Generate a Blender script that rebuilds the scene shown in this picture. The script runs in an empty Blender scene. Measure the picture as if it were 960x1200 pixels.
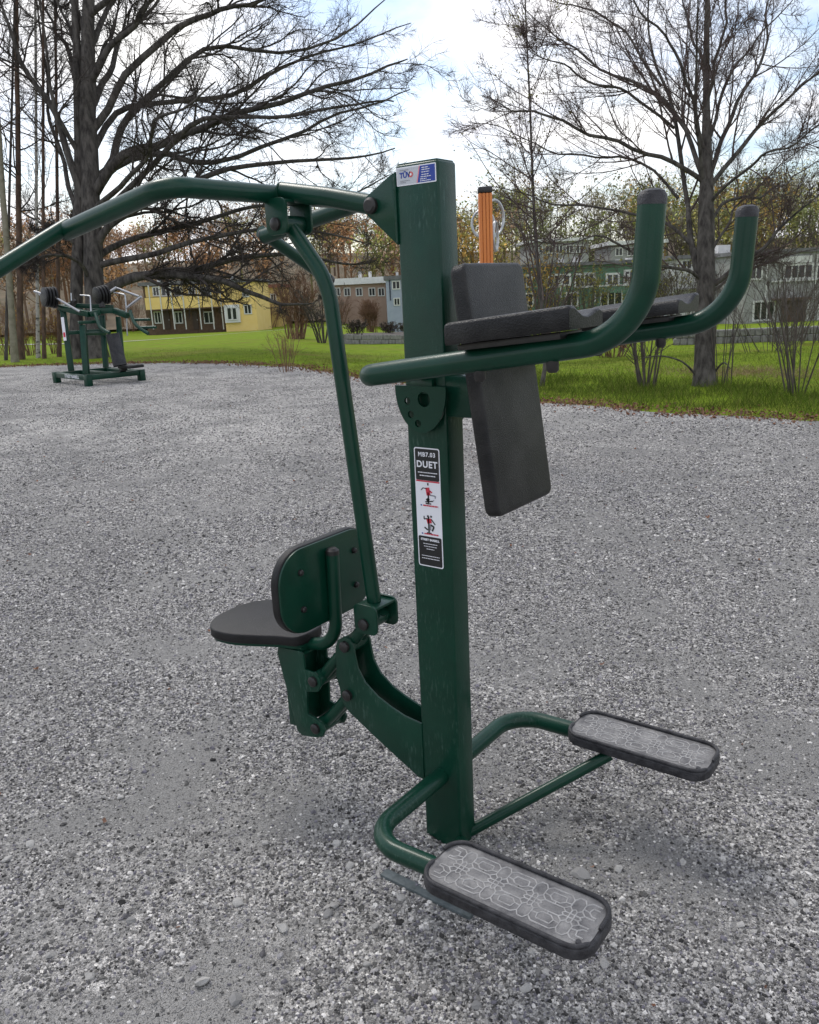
import bpy, bmesh, math, random
import numpy as np
from mathutils import Vector, Matrix, Euler
random.seed(7); np.random.seed(7)
SC = bpy.context.scene
COL = SC.collection
# ------------------------------------------------------------------ camera
CAM = np.array([1.1909426, -1.6875576, 1.55])
RT = np.array([0.80223624, 0.59523322, -0.04598299])
UP = np.array([-0.12038671, 0.23673111, 0.96408787])
FW = np.array([-0.58474273, 0.76789048, -0.26157245])
FPX = 969.278
cd = bpy.data.cameras.new('camera'); cam = bpy.data.objects.new('camera', cd); COL.objects.link(cam)
cam.matrix_world = Matrix(((RT[0], UP[0], -FW[0], CAM[0]), (RT[1], UP[1], -FW[1], CAM[1]), (RT[2], UP[2], -FW[2], CAM[2]), (0, 0, 0, 1)))
cd.sensor_fit = 'HORIZONTAL'; cd.sensor_width = 36.0; cd.lens = 36.0 * FPX / 960.0
cd.clip_start = 0.05; cd.clip_end = 3000
SC.camera = cam
HF = np.array([math.cos(math.radians(127.289)), math.sin(math.radians(127.289))])   # heading on the ground
HR = np.array([HF[1], -HF[0]])
# ------------------------------------------------------------------ light
SUN_EL = math.radians(52)
TO_SUN_H = HF * math.cos(math.radians(35)) - HR * math.sin(math.radians(35))         # sun stands ahead, to the left
to_sun = Vector((TO_SUN_H[0] * math.cos(SUN_EL), TO_SUN_H[1] * math.cos(SUN_EL), math.sin(SUN_EL)))
sd = bpy.data.lights.new('sun', 'SUN'); sd.energy = 1.0; sd.angle = math.radians(16); sd.color = (1.0, 0.96, 0.9)
so = bpy.data.objects.new('sun', sd); COL.objects.link(so); so.location = (0, 0, 30)
so.rotation_euler = (-to_sun).to_track_quat('-Z', 'Y').to_euler()
wd = bpy.data.worlds.new('World'); SC.world = wd; wd.use_nodes = True
nt = wd.node_tree; nt.nodes.clear()
def wn(t, **k):
    n = nt.nodes.new(t)
    for a, b in k.items(): setattr(n, a, b)
    return n
sky = wn('ShaderNodeTexSky', sky_type='NISHITA', sun_disc=False, sun_elevation=SUN_EL,
         sun_rotation=math.atan2(to_sun.x, to_sun.y), air_density=1.0, dust_density=1.5)
bg1 = wn('ShaderNodeBackground'); bg1.inputs[1].default_value = 0.13
bg2 = wn('ShaderNodeBackground'); bg2.inputs[0].default_value = (1.0, 0.99, 0.985, 1); bg2.inputs[1].default_value = 1.0
tc = wn('ShaderNodeTexCoord'); sep = wn('ShaderNodeSeparateXYZ')
nt.links.new(tc.outputs['Generated'], sep.inputs[0])
def wm(op, a, b=None):
    n = wn('ShaderNodeMath', operation=op)
    for i, v in enumerate((a, b)):
        if v is None: continue
        if isinstance(v, (int, float)): n.inputs[i].default_value = v
        else: nt.links.new(v, n.inputs[i])
    return n.outputs[0]
zz = wm('ADD', wm('MAXIMUM', sep.outputs[2], 0.0), 0.22)
cx = wm('DIVIDE', sep.outputs[0], zz); cy = wm('DIVIDE', sep.outputs[1], zz)
cmb = wn('ShaderNodeCombineXYZ'); nt.links.new(cx, cmb.inputs[0]); nt.links.new(cy, cmb.inputs[1])
cn = wn('ShaderNodeTexNoise'); cn.inputs['Scale'].default_value = 1.5; cn.inputs['Detail'].default_value = 7; cn.inputs['Roughness'].default_value = 0.55
nt.links.new(cmb.outputs[0], cn.inputs['Vector'])
cr = wn('ShaderNodeValToRGB'); cr.color_ramp.elements[0].position = 0.39; cr.color_ramp.elements[1].position = 0.60
nt.links.new(cn.outputs['Fac'], cr.inputs[0])
cn2 = wn('ShaderNodeTexNoise'); cn2.inputs['Scale'].default_value = 2.6; cn2.inputs['Detail'].default_value = 5
nt.links.new(cmb.outputs[0], cn2.inputs['Vector'])
cr2 = wn('ShaderNodeValToRGB'); cr2.color_ramp.elements[0].position = 0.3; cr2.color_ramp.elements[1].position = 0.6
cr2.color_ramp.elements[0].color = (0.80, 0.79, 0.86, 1); cr2.color_ramp.elements[1].color = (1.0, 0.99, 0.98, 1)
nt.links.new(cn2.outputs['Fac'], cr2.inputs[0]); nt.links.new(cr2.outputs[0], bg2.inputs[0])
mx = wn('ShaderNodeMixShader'); out = wn('ShaderNodeOutputWorld')
nt.links.new(sky.outputs[0], bg1.inputs[0]); nt.links.new(cr.outputs[0], mx.inputs[0])
nt.links.new(bg1.outputs[0], mx.inputs[1]); nt.links.new(bg2.outputs[0], mx.inputs[2]); nt.links.new(mx.outputs[0], out.inputs[0])
vs = SC.view_settings; vs.view_transform = 'Standard'; vs.look = 'None'; vs.exposure = 0.58; vs.gamma = 1.0; vs.use_curve_mapping = False
# ------------------------------------------------------------------ picking points of the place
def ray(px, py): return RT * (px - 480) / FPX + UP * (600 - py) / FPX + FW
def at(px, py, depth): return CAM + ray(px, py) * depth
def fl(d, l, z=None):                                    # metres ahead and to the right of where the photographer stands
    xy = CAM[:2] + HF * d + HR * l
    return np.array([xy[0], xy[1], terrain(xy[0], xy[1]) if z is None else z])
def dl(x, y):
    v = np.array([x, y]) - CAM[:2]; return float(v @ HF), float(v @ HR)
def sstep(a, b, x):
    t = min(1, max(0, (x - a) / (b - a))); return t * t * (3 - 2 * t)
def terrain(x, y):
    d, l = dl(x, y)
    s = sstep(-7, 2, l); d0 = 25 * (1 - s) + 13.5 * s; k = 0.031 * (1 - s) + 0.041 * s
    e = max(0, min(d, 95) - d0)
    z = -k * e * sstep(0, 6, e)
    if d > 95: z += 9.5 * sstep(95, 190, d) + 0.02 * (d - 95)
    if d < 40 and e > 0: z += 0.03 * math.sin(x * 1.1) * math.sin(y * .9) * sstep(0, 3, e)
    return z
def onground(px, py, it=25):
    r = ray(px, py); t0, t1 = 2.0, 260.0
    for i in range(4000):
        t = 2.0 * 1.0025 ** i
        P = CAM + r * t
        if P[2] <= terrain(P[0], P[1]): return P
    return CAM + r * t1
# ------------------------------------------------------------------ mesh helpers
class MB:
    def __init__(s): s.v = []; s.f = []; s.n = 0
    def add(s, v, f):
        v = np.asarray(v, float); s.v.append(v); n = s.n
        s.f.extend([tuple(i + n for i in q) for q in f]); s.n += len(v); return s
    def verts(s): return np.concatenate(s.v) if s.v else np.zeros((0, 3))
    def tube(s, pts, r, k=16, cap=True, dome=0.0):
        pts = np.asarray(pts, float); n = len(pts); rr = np.broadcast_to(np.asarray(r, float), (n,))
        t = np.zeros_like(pts); t[1:-1] = pts[2:] - pts[:-2]; t[0] = pts[1] - pts[0]; t[-1] = pts[-1] - pts[-2]
        t /= np.linalg.norm(t, axis=1)[:, None] + 1e-12
        a = np.array([0, 0, 1.0]) if abs(t[0][2]) < .9 else np.array([1.0, 0, 0])
        u = np.cross(t[0], a); u /= np.linalg.norm(u)
        th = np.arange(k) * 2 * math.pi / k; c, sn = np.cos(th)[:, None], np.sin(th)[:, None]
        V = []
        if dome > 0:
            for q in (1.0, .7, .35): pass
        for i in range(n):
            u = u - t[i] * (u @ t[i]); u /= np.linalg.norm(u) + 1e-12; w = np.cross(t[i], u)
            V.append(pts[i] + rr[i] * (c * u + sn * w))
            if i == 0 and dome > 0 or i == n - 1 and dome > 0: pass
        F = []
        for i in range(n - 1):
            for j in range(k):
                j2 = (j + 1) % k; F.append((i * k + j, i * k + j2, (i + 1) * k + j2, (i + 1) * k + j))
        if cap: F.append(tuple(range(k))[::-1]); F.append(tuple((n - 1) * k + j for j in range(k)))
        return s.add(np.concatenate(V), F)
    def box(s, lo, hi, M=None):
        (x0, y0, z0), (x1, y1, z1) = lo, hi
        v = np.array([(x0, y0, z0), (x1, y0, z0), (x1, y1, z0), (x0, y1, z0), (x0, y0, z1), (x1, y0, z1), (x1, y1, z1), (x0, y1, z1)], float)
        if M is not None: v = np.array([M @ Vector(q) for q in v])
        return s.add(v, [(0, 3, 2, 1), (4, 5, 6, 7), (0, 1, 5, 4), (1, 2, 6, 5), (2, 3, 7, 6), (3, 0, 4, 7)])
    def bar(s, a, b, w, h, up=(0, 0, 1)):
        a, b = np.asarray(a, float), np.asarray(b, float); d = b - a; d /= np.linalg.norm(d)
        x = np.cross(d, np.asarray(up, float)); x /= np.linalg.norm(x); y = np.cross(x, d)
        v = [p + x * sx * w / 2 + y * sy * h / 2 for p in (a, b) for sx, sy in ((-1, -1), (1, -1), (1, 1), (-1, 1))]
        return s.add(v, [(0, 1, 2, 3), (7, 6, 5, 4), (0, 4, 5, 1), (1, 5, 6, 2), (2, 6, 7, 3), (3, 7, 4, 0)])
    def prism(s, poly, axis, lo, hi):
        n = len(poly); V = []
        for q in (lo, hi):
            for a, b in poly: V.append({'y': (a, q, b), 'z': (a, b, q), 'x': (q, a, b)}[axis])
        F = [tuple(range(n)), tuple(range(2 * n - 1, n - 1, -1))]
        for i in range(n): j = (i + 1) % n; F.append((j, i, n + i, n + j))
        return s.add(V, F)
    def cyl(s, a, b, r, k=16): return s.tube([a, b], r, k)
def fillet(pts, rad, seg=8):
    pts = [np.asarray(p, float) for p in pts]; out = [pts[0]]
    rads = rad if isinstance(rad, (list, tuple)) else [rad] * (len(pts) - 2)
    for i in range(1, len(pts) - 1):
        p, a, b = pts[i], pts[i - 1] - pts[i], pts[i + 1] - pts[i]; la, lb = np.linalg.norm(a), np.linalg.norm(b); a /= la; b /= lb
        ang = math.acos(max(-1, min(1, a @ b))); R = rads[i - 1]
        t = min(R / math.tan(ang / 2), la * .49, lb * .49); R = t * math.tan(ang / 2)
        bis = a + b; bis /= np.linalg.norm(bis) + 1e-12; c = p + bis * R / math.sin(ang / 2)
        s0, s1 = p + a * t - c, p + b * t - c; om = math.pi - ang
        for k in range(seg + 1):
            q = k / seg; out.append(c + (math.sin((1 - q) * om) * s0 + math.sin(q * om) * s1) / (math.sin(om) + 1e-12))
    out.append(pts[-1]); return np.array(out)
def rrect(x0, x1, y0, y1, r, k=6):
    o = []
    for cx_, cy_, a in ((x1 - r, y1 - r, 0), (x0 + r, y1 - r, 90), (x0 + r, y0 + r, 180), (x1 - r, y0 + r, 270)):
        for i in range(k + 1):
            t = math.radians(a + 90 * i / k); o.append((cx_ + r * math.cos(t), cy_ + r * math.sin(t)))
    return o
def mesh_obj(name, mb, mat, parent=None, bev=0, smooth=True, ang=40, origin=None, seg=2):
    v = mb.verts(); me = bpy.data.meshes.new(name)
    if origin is None and parent is not None: origin = np.array(parent.get('_o', (0, 0, 0)))
    if origin is None: origin = np.zeros(3)
    me.from_pydata((v - np.asarray(origin)).tolist(), [], mb.f); me.update()
    if bev > 0:
        bm = bmesh.new(); bm.from_mesh(me); bmesh.ops.recalc_face_normals(bm, faces=bm.faces)
        es = [e for e in bm.edges if len(e.link_faces) == 2 and e.calc_face_angle(0) > math.radians(30)]
        bmesh.ops.bevel(bm, geom=es, offset=bev, segments=seg, affect='EDGES', profile=.5, clamp_overlap=True)
        bm.to_mesh(me); bm.free()
    if smooth:
        me.shade_smooth(); me.set_sharp_from_angle(angle=math.radians(ang))
    me.materials.append(mat)
    o = bpy.data.objects.new(name, me); COL.objects.link(o)
    if parent is not None:
        o.parent = parent
        po = np.array(parent.get('_o', (0, 0, 0))); o['_o'] = [float(q) for q in origin]
        o.location = tuple(np.asarray(origin) - po)
    else:
        o.location = tuple(origin); o['_o'] = [float(q) for q in origin]
    return o
def thing(name, label, cat, loc=(0, 0, 0), group=None):
    o = bpy.data.objects.new(name, None); COL.objects.link(o); o.location = tuple(loc); o['_o'] = [float(q) for q in loc]
    o.empty_display_size = .1
    tag(o, label, cat, group); return o
def tag(o, label=None, cat=None, group=None, kind=None):
    for k, v in (('label', label), ('category', cat), ('group', group), ('kind', kind)):
        if v: o[k] = v
    return o
def text(name, body, size, M, mat, parent, spacing=1.0, bold=0.0, align='CENTER', extr=.0002):
    cu = bpy.data.curves.new(name, 'FONT'); cu.body = body; cu.size = size; cu.align_x = align; cu.align_y = 'CENTER'
    cu.extrude = extr; cu.offset = bold; cu.space_character = spacing; cu.resolution_u = 3
    to = bpy.data.objects.new(name, cu); me = bpy.data.meshes.new_from_object(to)
    bpy.data.objects.remove(to); bpy.data.curves.remove(cu)
    me.name = name; me.transform(M); me.materials.clear(); me.materials.append(mat)
    o = bpy.data.objects.new(name, me); COL.objects.link(o)
    o.parent = parent; po = np.array(parent.get('_o', (0, 0, 0))); o.location = tuple(-po); return o
# ------------------------------------------------------------------ materials
def mat(name, col, rough=.5, var=None, vscale=20, vdetail=6, bump=0, bscale=200, metal=0, coat=0, obj_rand=None, spec=.5, ramp=(.35, .65), stretch=None, bdetail=3):
    m = bpy.data.materials.new(name); m.use_nodes = True; n = m.node_tree; b = n.nodes['Principled BSDF']
    b.inputs['Base Color'].default_value = (*col, 1); b.inputs['Roughness'].default_value = rough; b.inputs['Metallic'].default_value = metal
    b.inputs['Coat Weight'].default_value = coat; b.inputs['Specular IOR Level'].default_value = spec
    t = n.nodes.new('ShaderNodeTexCoord'); vec = t.outputs['Object']
    if stretch:
        mp = n.nodes.new('ShaderNodeMapping'); mp.inputs['Scale'].default_value = stretch; n.links.new(vec, mp.inputs[0]); vec = mp.outputs[0]
    cur = None
    if var is not None:
        tx = n.nodes.new('ShaderNodeTexNoise'); tx.inputs['Scale'].default_value = vscale; tx.inputs['Detail'].default_value = vdetail; tx.inputs['Roughness'].default_value = .6
        n.links.new(vec, tx.inputs['Vector'])
        rp = n.nodes.new('ShaderNodeValToRGB'); rp.color_ramp.elements[0].position = ramp[0]; rp.color_ramp.elements[1].position = ramp[1]
        rp.color_ramp.elements[0].color = (*col, 1); rp.color_ramp.elements[1].color = (*var, 1)
        n.links.new(tx.outputs['Fac'], rp.inputs[0]); cur = rp.outputs[0]; n.links.new(cur, b.inputs['Base Color'])
    if obj_rand:
        oi = n.nodes.new('ShaderNodeObjectInfo'); r2 = n.nodes.new('ShaderNodeValToRGB'); els = r2.color_ramp.elements
        els[0].color = (*obj_rand[0], 1); els[0].position = 0; els[1].color = (*obj_rand[-1], 1); els[1].position = 1
        for i, c in enumerate(obj_rand[1:-1]): e = els.new((i + 1) / (len(obj_rand) - 1)); e.color = (*c, 1)
        n.links.new(oi.outputs['Random'], r2.inputs[0])
        if cur is not None:
            mm = n.nodes.new('ShaderNodeMix'); mm.data_type = 'RGBA'; mm.blend_type = 'MULTIPLY'; mm.inputs['Factor'].default_value = 1
            n.links.new(cur, mm.inputs['A']); n.links.new(r2.outputs[0], mm.inputs['B']); n.links.new(mm.outputs['Result'], b.inputs['Base Color'])
        else: n.links.new(r2.outputs[0], b.inputs['Base Color'])
    if bump:
        tb = n.nodes.new('ShaderNodeTexNoise'); tb.inputs['Scale'].default_value = bscale; tb.inputs['Detail'].default_value = bdetail
        n.links.new(vec, tb.inputs['Vector'])
        bp = n.nodes.new('ShaderNodeBump'); bp.inputs['Strength'].default_value = bump; bp.inputs['Distance'].default_value = .01
        n.links.new(tb.outputs['Fac'], bp.inputs['Height']); n.links.new(bp.outputs[0], b.inputs['Normal'])
    return m
def paint(name, worn):
    m = mat(name, (.0022, .0310, .0175), .30, (.0032, .042, .024), 9, spec=.20, coat=.22, bump=.10, bscale=300)
    m.node_tree.nodes['Principled BSDF'].inputs['Coat Roughness'].default_value = .16
    n = m.node_tree; b = n.nodes['Principled BSDF']; src = b.inputs['Base Color'].links[0].from_socket
    t = n.nodes.new('ShaderNodeTexCoord'); mp = n.nodes.new('ShaderNodeMapping'); mp.inputs['Scale'].default_value = (1, 1, .22) if worn else (1, 1, 1)
    n.links.new(t.outputs['Object'], mp.inputs[0])
    nz = n.nodes.new('ShaderNodeTexNoise'); nz.inputs['Scale'].default_value = 160; nz.inputs['Detail'].default_value = 5; n.links.new(mp.outputs[0], nz.inputs['Vector'])
    r = n.nodes.new('ShaderNodeValToRGB'); r.color_ramp.elements[0].position = .54 if worn else .70; r.color_ramp.elements[1].position = .72 if worn else .82
    n.links.new(nz.outputs['Fac'], r.inputs[0])
    nz2 = n.nodes.new('ShaderNodeTexNoise'); nz2.inputs['Scale'].default_value = 7; n.links.new(t.outputs['Object'], nz2.inputs['Vector'])
    r2 = n.nodes.new('ShaderNodeValToRGB'); r2.color_ramp.elements[0].position = .47; r2.color_ramp.elements[1].position = .68; n.links.new(nz2.outputs['Fac'], r2.inputs[0])
    mu = n.nodes.new('ShaderNodeMath'); mu.operation = 'MULTIPLY'; n.links.new(r.outputs[0], mu.inputs[0]); n.links.new(r2.outputs[0], mu.inputs[1])
    mu2 = n.nodes.new('ShaderNodeMath'); mu2.operation = 'MULTIPLY'; mu2.inputs[1].default_value = .8 if worn else .4; n.links.new(mu.outputs[0], mu2.inputs[0])
    mx = n.nodes.new('ShaderNodeMix'); mx.data_type = 'RGBA'; n.links.new(mu2.outputs[0], mx.inputs['Factor']); n.links.new(src, mx.inputs['A'])
    mx.inputs['B'].default_value = (.055, .11, .085, 1); n.links.new(mx.outputs['Result'], b.inputs['Base Color'])
    rr = n.nodes.new('ShaderNodeMapRange'); rr.inputs['To Min'].default_value = .28; rr.inputs['To Max'].default_value = .48
    n.links.new(nz2.outputs['Fac'], rr.inputs['Value']); n.links.new(rr.outputs[0], b.inputs['Roughness'])
    return m
GREEN = paint('green_paint', False); GREENW = paint('worn_green_paint', True)
RUBBER = mat('black_rubber', (.007, .007, .0073), .45, (.014, .0135, .014), 14, spec=.3, bump=.25, bscale=420)
PADM = mat('weathered_pad', (.008, .0078, .0085), .36, (.034, .033, .032), 9, 9, spec=.28, bump=.3, bscale=350, ramp=(.42, .72))
DUSTY = mat('dusty_rubber', (.09, .088, .092), .8, (.30, .292, .285), 22, bump=.5, bscale=300, ramp=(.3, .7))
RIM = mat('rim_rubber', (.014, .0135, .016), .5, (.050, .049, .053), 40, spec=.35, bump=.3, bscale=300)
RIDGE = mat('dusty_ridge', (.28, .272, .265), .8, (.42, .41, .40), 60)
BOLT = mat('bolt_cap', (.009, .0085, .0085), .45, (.022, .019, .018), 60)
STEEL = mat('galvanised_steel', (.48, .49, .50), .4, (.34, .35, .36), 30, metal=.9)
CHROME = mat('bright_steel', (.40, .40, .41), .3, metal=1.0)
WHITE = mat('white_print', (.80, .80, .84), .4)
BLACKP = mat('black_print', (.012, .012, .013), .35)
REDP = mat('red_print', (.55, .03, .06), .4)
BLUEP = mat('blue_print', (.012, .045, .30), .4)
GREYP = mat('grey_print', (.25, .25, .28), .4)
# ================================================================== the exercise machine in the foreground
EM = thing('exercise_machine', 'large dark green gym machine with tall post, seat, elbow pads and foot plates', 'gym machine')
def P(name, mb, m, parent=EM, **k): return mesh_obj(name, mb, m, parent, **k)
PX, PY, PH = .061, .038, 1.826
post = P('post', MB().box((-PX, -PY, -.03), (PX, PY, PH)), GREENW, bev=.007, seg=3)
P('post_cap', MB().box((-PX + .004, -PY + .004, PH - .004), (PX - .004, PY - .004, PH + .003)), GREEN, post, bev=.003)
# weld seams
def weld(a, b, r=.0032, parent=post):
    a, b = np.array(a, float), np.array(b, float); n = max(6, int(np.linalg.norm(b - a) / .006)); rng = np.random.RandomState(3)
    pts = [a + (b - a) * i / n for i in range(n + 1)]; P('weld_seam', MB().tube(pts, r * (.75 + .5 * rng.rand(n + 1)), 6), GREEN, parent)
# pivot gussets
for s in (-1, 1):
    g = [(-.058, 1.812), (-.075, 1.806), (-.150, 1.766), (-.160, 1.748), (-.157, 1.730), (-.062, 1.650), (-.058, 1.650)]
    gp = P('gusset_plate', MB().prism(g, 'y', s * .0362 - .004, s * .0362 + .004), GREEN, bev=.0015)
    P('bolt', MB().tube([(-.134, s * .038, 1.744), (-.134, s * .049, 1.744), (-.134, s * .054, 1.744)], [.019, .019, .013], 18), BOLT, gp)
weld((-.0605, -.041, 1.80), (-.0605, -.041, 1.655))
# pull bar lever
lev = P('lever_arm', MB().tube([(-.125, 0, 1.742), (-.300, 0, 1.781), (-.470, 0, 1.812)], .0245, 20).cyl((-.134, -.031, 1.744), (-.134, .031, 1.744), .03, 20), GREEN)
XB, YB, ZB = -.485, .362, 1.809
bar = fillet([(-.925, YB, 1.737), (XB, YB, ZB - .004), (XB, -YB, ZB - .004), (-.925, -YB, 1.737)], .062, 10)
pb = P('pull_bar', MB().tube(bar, .024, 20), GREEN)
P('weld_seam', MB().tube([(XB + .021, .027 * math.cos(t), 1.806 + .027 * math.sin(t)) for t in np.linspace(0, 2 * math.pi, 25)], .0035, 6), GREEN, lev)
for s in (-1, 1):
    P('end_cap', MB().tube([(-.922, s * YB, 1.7375), (-.9275, s * YB, 1.7366)], .0246, 20), BOLT, pb)
    h = P('pull_handle', MB().tube([(-.926, s * .350, 1.753), (-.922, s * .50, 1.676), (-.920, s * .66, 1.594)], .0205, 18), GREEN)
    P('end_cap', MB().tube([(-.918, s * .656, 1.594), (-.9175, s * .672, 1.586)], [.0212, .0195], 16), BOLT, h)
# upper clevis under the pull bar
def clevis(x0, x1, z0, z1, web_top, pin, name='clevis'):
    c = P(name, MB().box((x0 + .004, -.0425, web_top - .004), (x1 - .004, .0425, web_top + .004)), GREEN, bev=.002)
    for s in (-1, 1):
        po = rrect(x0, x1, z0, z1, .02, 5); P('cheek', MB().prism(po, 'y', s * .046 - .004, s * .046 + .004), GREEN, c, bev=.0012)
    P('sleeve', MB().cyl((pin[0], -.040, pin[1]), (pin[0], .040, pin[1]), .023, 20), GREENW, c)
    for s in (-1, 1):
        P('bolt', MB().tube([(pin[0], s * .049, pin[1]), (pin[0], s * .058, pin[1]), (pin[0], s * .062, pin[1])], [.0165, .0165, .011], 16), BOLT, c)
    return c
clevis(-.488, -.412, 1.700, 1.792, 1.783, (-.450, 1.727))
rod = fillet([(-.448, 0, 1.722), (-.3275, 0, 1.573), (-.236, 0, .694)], .22, 14)
P('link_rod', MB().tube(rod, .0205, 20), GREEN)
clevis(-.272, -.190, .612, .700, .690, (-.235, .642))
# lower bracket plates from the post
brk = [(-.362, .536), (-.352, .562), (-.328, .579), (-.302, .576), (-.291, .552), (-.288, .526), (-.281, .490), (-.257, .450), (-.212, .418), (-.164, .398), (-.117, .384), (-.057, .377),
       (-.057, .200), (-.080, .205), (-.174, .253), (-.247, .292), (-.322, .334), (-.343, .353), (-.356, .378), (-.356, .402), (-.367, .441), (-.363, .492)]
for s in (-1, 1):
    b_ = P('bracket_plate', MB().prism(brk, 'y', s * .0365 - .004, s * .0365 + .004), GREENW, bev=.0018)
    for bx, bz in ((-.321, .551), (-.324, .394)):
        P('bolt', MB().tube([(bx, s * .040, bz), (bx, s * .051, bz), (bx, s * .055, bz)], [.0165, .0165, .011], 16), BOLT, b_)
P('cross_sleeve', MB().cyl((-.321, -.033, .551), (-.321, .033, .551), .026, 18), GREEN); P('cross_sleeve', MB().cyl((-.324, -.033, .394), (-.324, .033, .394), .024, 18), GREEN)
lv = MB()
for y in (-.017, .017): lv.tube([(-.222, y, .663), (-.321, y, .552), (-.446, y, .413)], .0175, 14)
P('upper_link', lv, GREEN)
lv = MB()
for y in (-.017, .017): lv.tube([(-.324, y, .394), (-.455, y, .248)], .0175, 14)
P('lower_link', lv, GREEN)
# seat carrier
car = [(-.598, .468), (-.592, .490), (-.500, .498), (-.484, .489), (-.484, .440), (-.446, .440), (-.425, .425), (-.421, .402), (-.436, .378), (-.484, .366), (-.488, .288), (-.455, .282), (-.430, .272), (-.419, .252), (-.430, .228), (-.455, .217), (-.520, .205), (-.540, .215)]
for s in (-1, 1):
    c_ = P('carrier_plate', MB().prism(car, 'y', s * .050 - .0045, s * .050 + .0045), GREENW, bev=.0018)
    for bx, bz in ((-.449, .411), (-.455, .250)):
        P('bolt', MB().tube([(bx, s * .0535, bz), (bx, s * .063, bz), (bx, s * .067, bz)], [.0165, .0165, .011], 16), BOLT, c_)
P('carrier_web', MB().box((-.592, -.047, .482), (-.490, .047, .490)).cyl((-.449, -.046, .411), (-.449, .046, .411), .024, 16).cyl((-.455, -.046, .250), (-.455, .046, .250), .024, 16)
  .box((-.578, -.047, .225), (-.530, .047, .470)), GREEN, bev=.001)
# seat and backrest
def sm_outline(half, n=10):     # smooth closed outline from a half outline given front to back
    pts = [(x, y) for x, y in half] + [(x, -y) for x, y in reversed(half)]
    pts = np.array(pts); out = []
    m = len(pts)
    for i in range(m):
        p0, p1, p2, p3 = pts[i - 1], pts[i], pts[(i + 1) % m], pts[(i + 2) % m]
        for k in range(4):
            t = k / 4; out.append(tuple(.5 * ((2 * p1) + (-p0 + p2) * t + (2 * p0 - 5 * p1 + 4 * p2 - p3) * t * t + (-p0 + 3 * p1 - 3 * p2 + p3) * t ** 3)))
    return out
so_ = sm_outline([(-.862, .045), (-.838, .105), (-.785, .147), (-.710, .145), (-.635, .115), (-.560, .078), (-.500, .05)])
seat = P('seat', MB().prism(so_, 'z', .512, .544), RUBBER, bev=.006, seg=3)
P('seat_plate', MB().prism([(x * .97 - .02, y * .95) for x, y in so_], 'z', .504, .5125), GREEN, seat)
bo = rrect(-.203, .203, .600, .858, .100, 10)
back = P('backrest', MB().prism(bo, 'x', -.440, -.4115), RUBBER, bev=.006, seg=3)
P('backrest_plate', MB().prism(rrect(-.200, .200, .603, .855, .098, 10), 'x', -.4115, -.404), GREEN, back, bev=.0015)
for by in (-.117, .117):
    for bz in (.676, .787): P('bolt', MB().tube([(-.405, by, bz), (-.397, by, bz), (-.393, by, bz)], [.0095, .009, .005], 12), BOLT, back)
P('seat_tube', MB().tube(fillet([(-.383, 0, .818), (-.393, 0, .522), (-.575, 0, .490)], .095, 12), .0195, 20), GREEN)
P('end_cap', MB().tube([(-.3832, 0, .812), (-.383, 0, .824), (-.383, 0, .831)], [.0202, .0198, .012], 18), BOLT)
P('seat_tube_mount', MB().box((-.590, -.045, .490), (-.500, .045, .504)), GREEN, bev=.001)
# elbow-rest arms: one tube each side, rooted on the post
YH = .2786
arms = {}
for s in (-1, 1):
    path = fillet([(.0, s * .036, 1.356), (.006, s * (YH + .002), 1.368), (.545, s * YH, 1.436), (.657, s * YH, 1.56), (.651, s * YH, 1.672)], [.055, .20, .14], 12)
    path = fillet([(.0, s * .036, 1.356), (.004, s * (YH + .002), 1.366), (.640, s * YH, 1.450), (.652, s * YH, 1.672)], [.05, .150], 16)
    arms[s] = a = P('armrest_tube', MB().tube(path, .0238, 22), GREEN)
    P('end_cap', MB().tube([(.6515, s * YH, 1.664), (.652, s * YH, 1.677), (.652, s * YH, 1.685), (.652, s * YH, 1.689)], [.0243, .0242, .020, .010], 20), RIM, a)
    # elbow pad: a trough between a high outer wall and a low inner one
    prof = [(.062, .0), (.0645, .005), (.066, .040), (.064, .0455), (.058, .0475), (.044, .0465), (.030, .038), (.010, .027), (-.012, .0235), (-.032, .028), (-.048, .035), (-.060, .037), (-.070, .034), (-.074, .026), (-.075, .003), (-.073, .0)]
    xs = [.272, .2735, .278, .30, .36, .42, .48, .528, .533, .535]; ins = [.86, .96, 1, 1, 1, 1, 1, 1, .96, .86]
    V, F = [], []; k = len(prof)
    for x, q in zip(xs, ins):
        zb = 1.432 + (x - .25) * .105
        for dy, dz in prof: V.append((x, s * (YH + dy * (1 if q == 1 else .97 + .03 * q)), zb + .004 + dz * q * .9))
    for i in range(len(xs) - 1):
        for j in range(k): j2 = (j + 1) % k; F.append((i * k + j, i * k + j2, (i + 1) * k + j2, (i + 1) * k + j))
    F.append(tuple(range(k))); F.append(tuple((len(xs) - 1) * k + j for j in reversed(range(k))))
    if s > 0: F = [f[::-1] for f in F]
    pad = P('elbow_pad', MB().add(V, F), PADM, ang=60)
    P('pad_plate', MB().bar((.285, s * (YH - .005), 1.4325), (.505, s * (YH - .005), 1.4545), .09, .012), BOLT, pad, bev=.001)
    for x in (.31, .47):
        zt = 1.366 + (x - .004) * .132
        P('bolt', MB().tube([(x, s * YH, zt - .020), (x, s * YH, zt - .038), (x, s * YH, zt - .043)], [.012, .012, .008], 14), BOLT, a)
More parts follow.
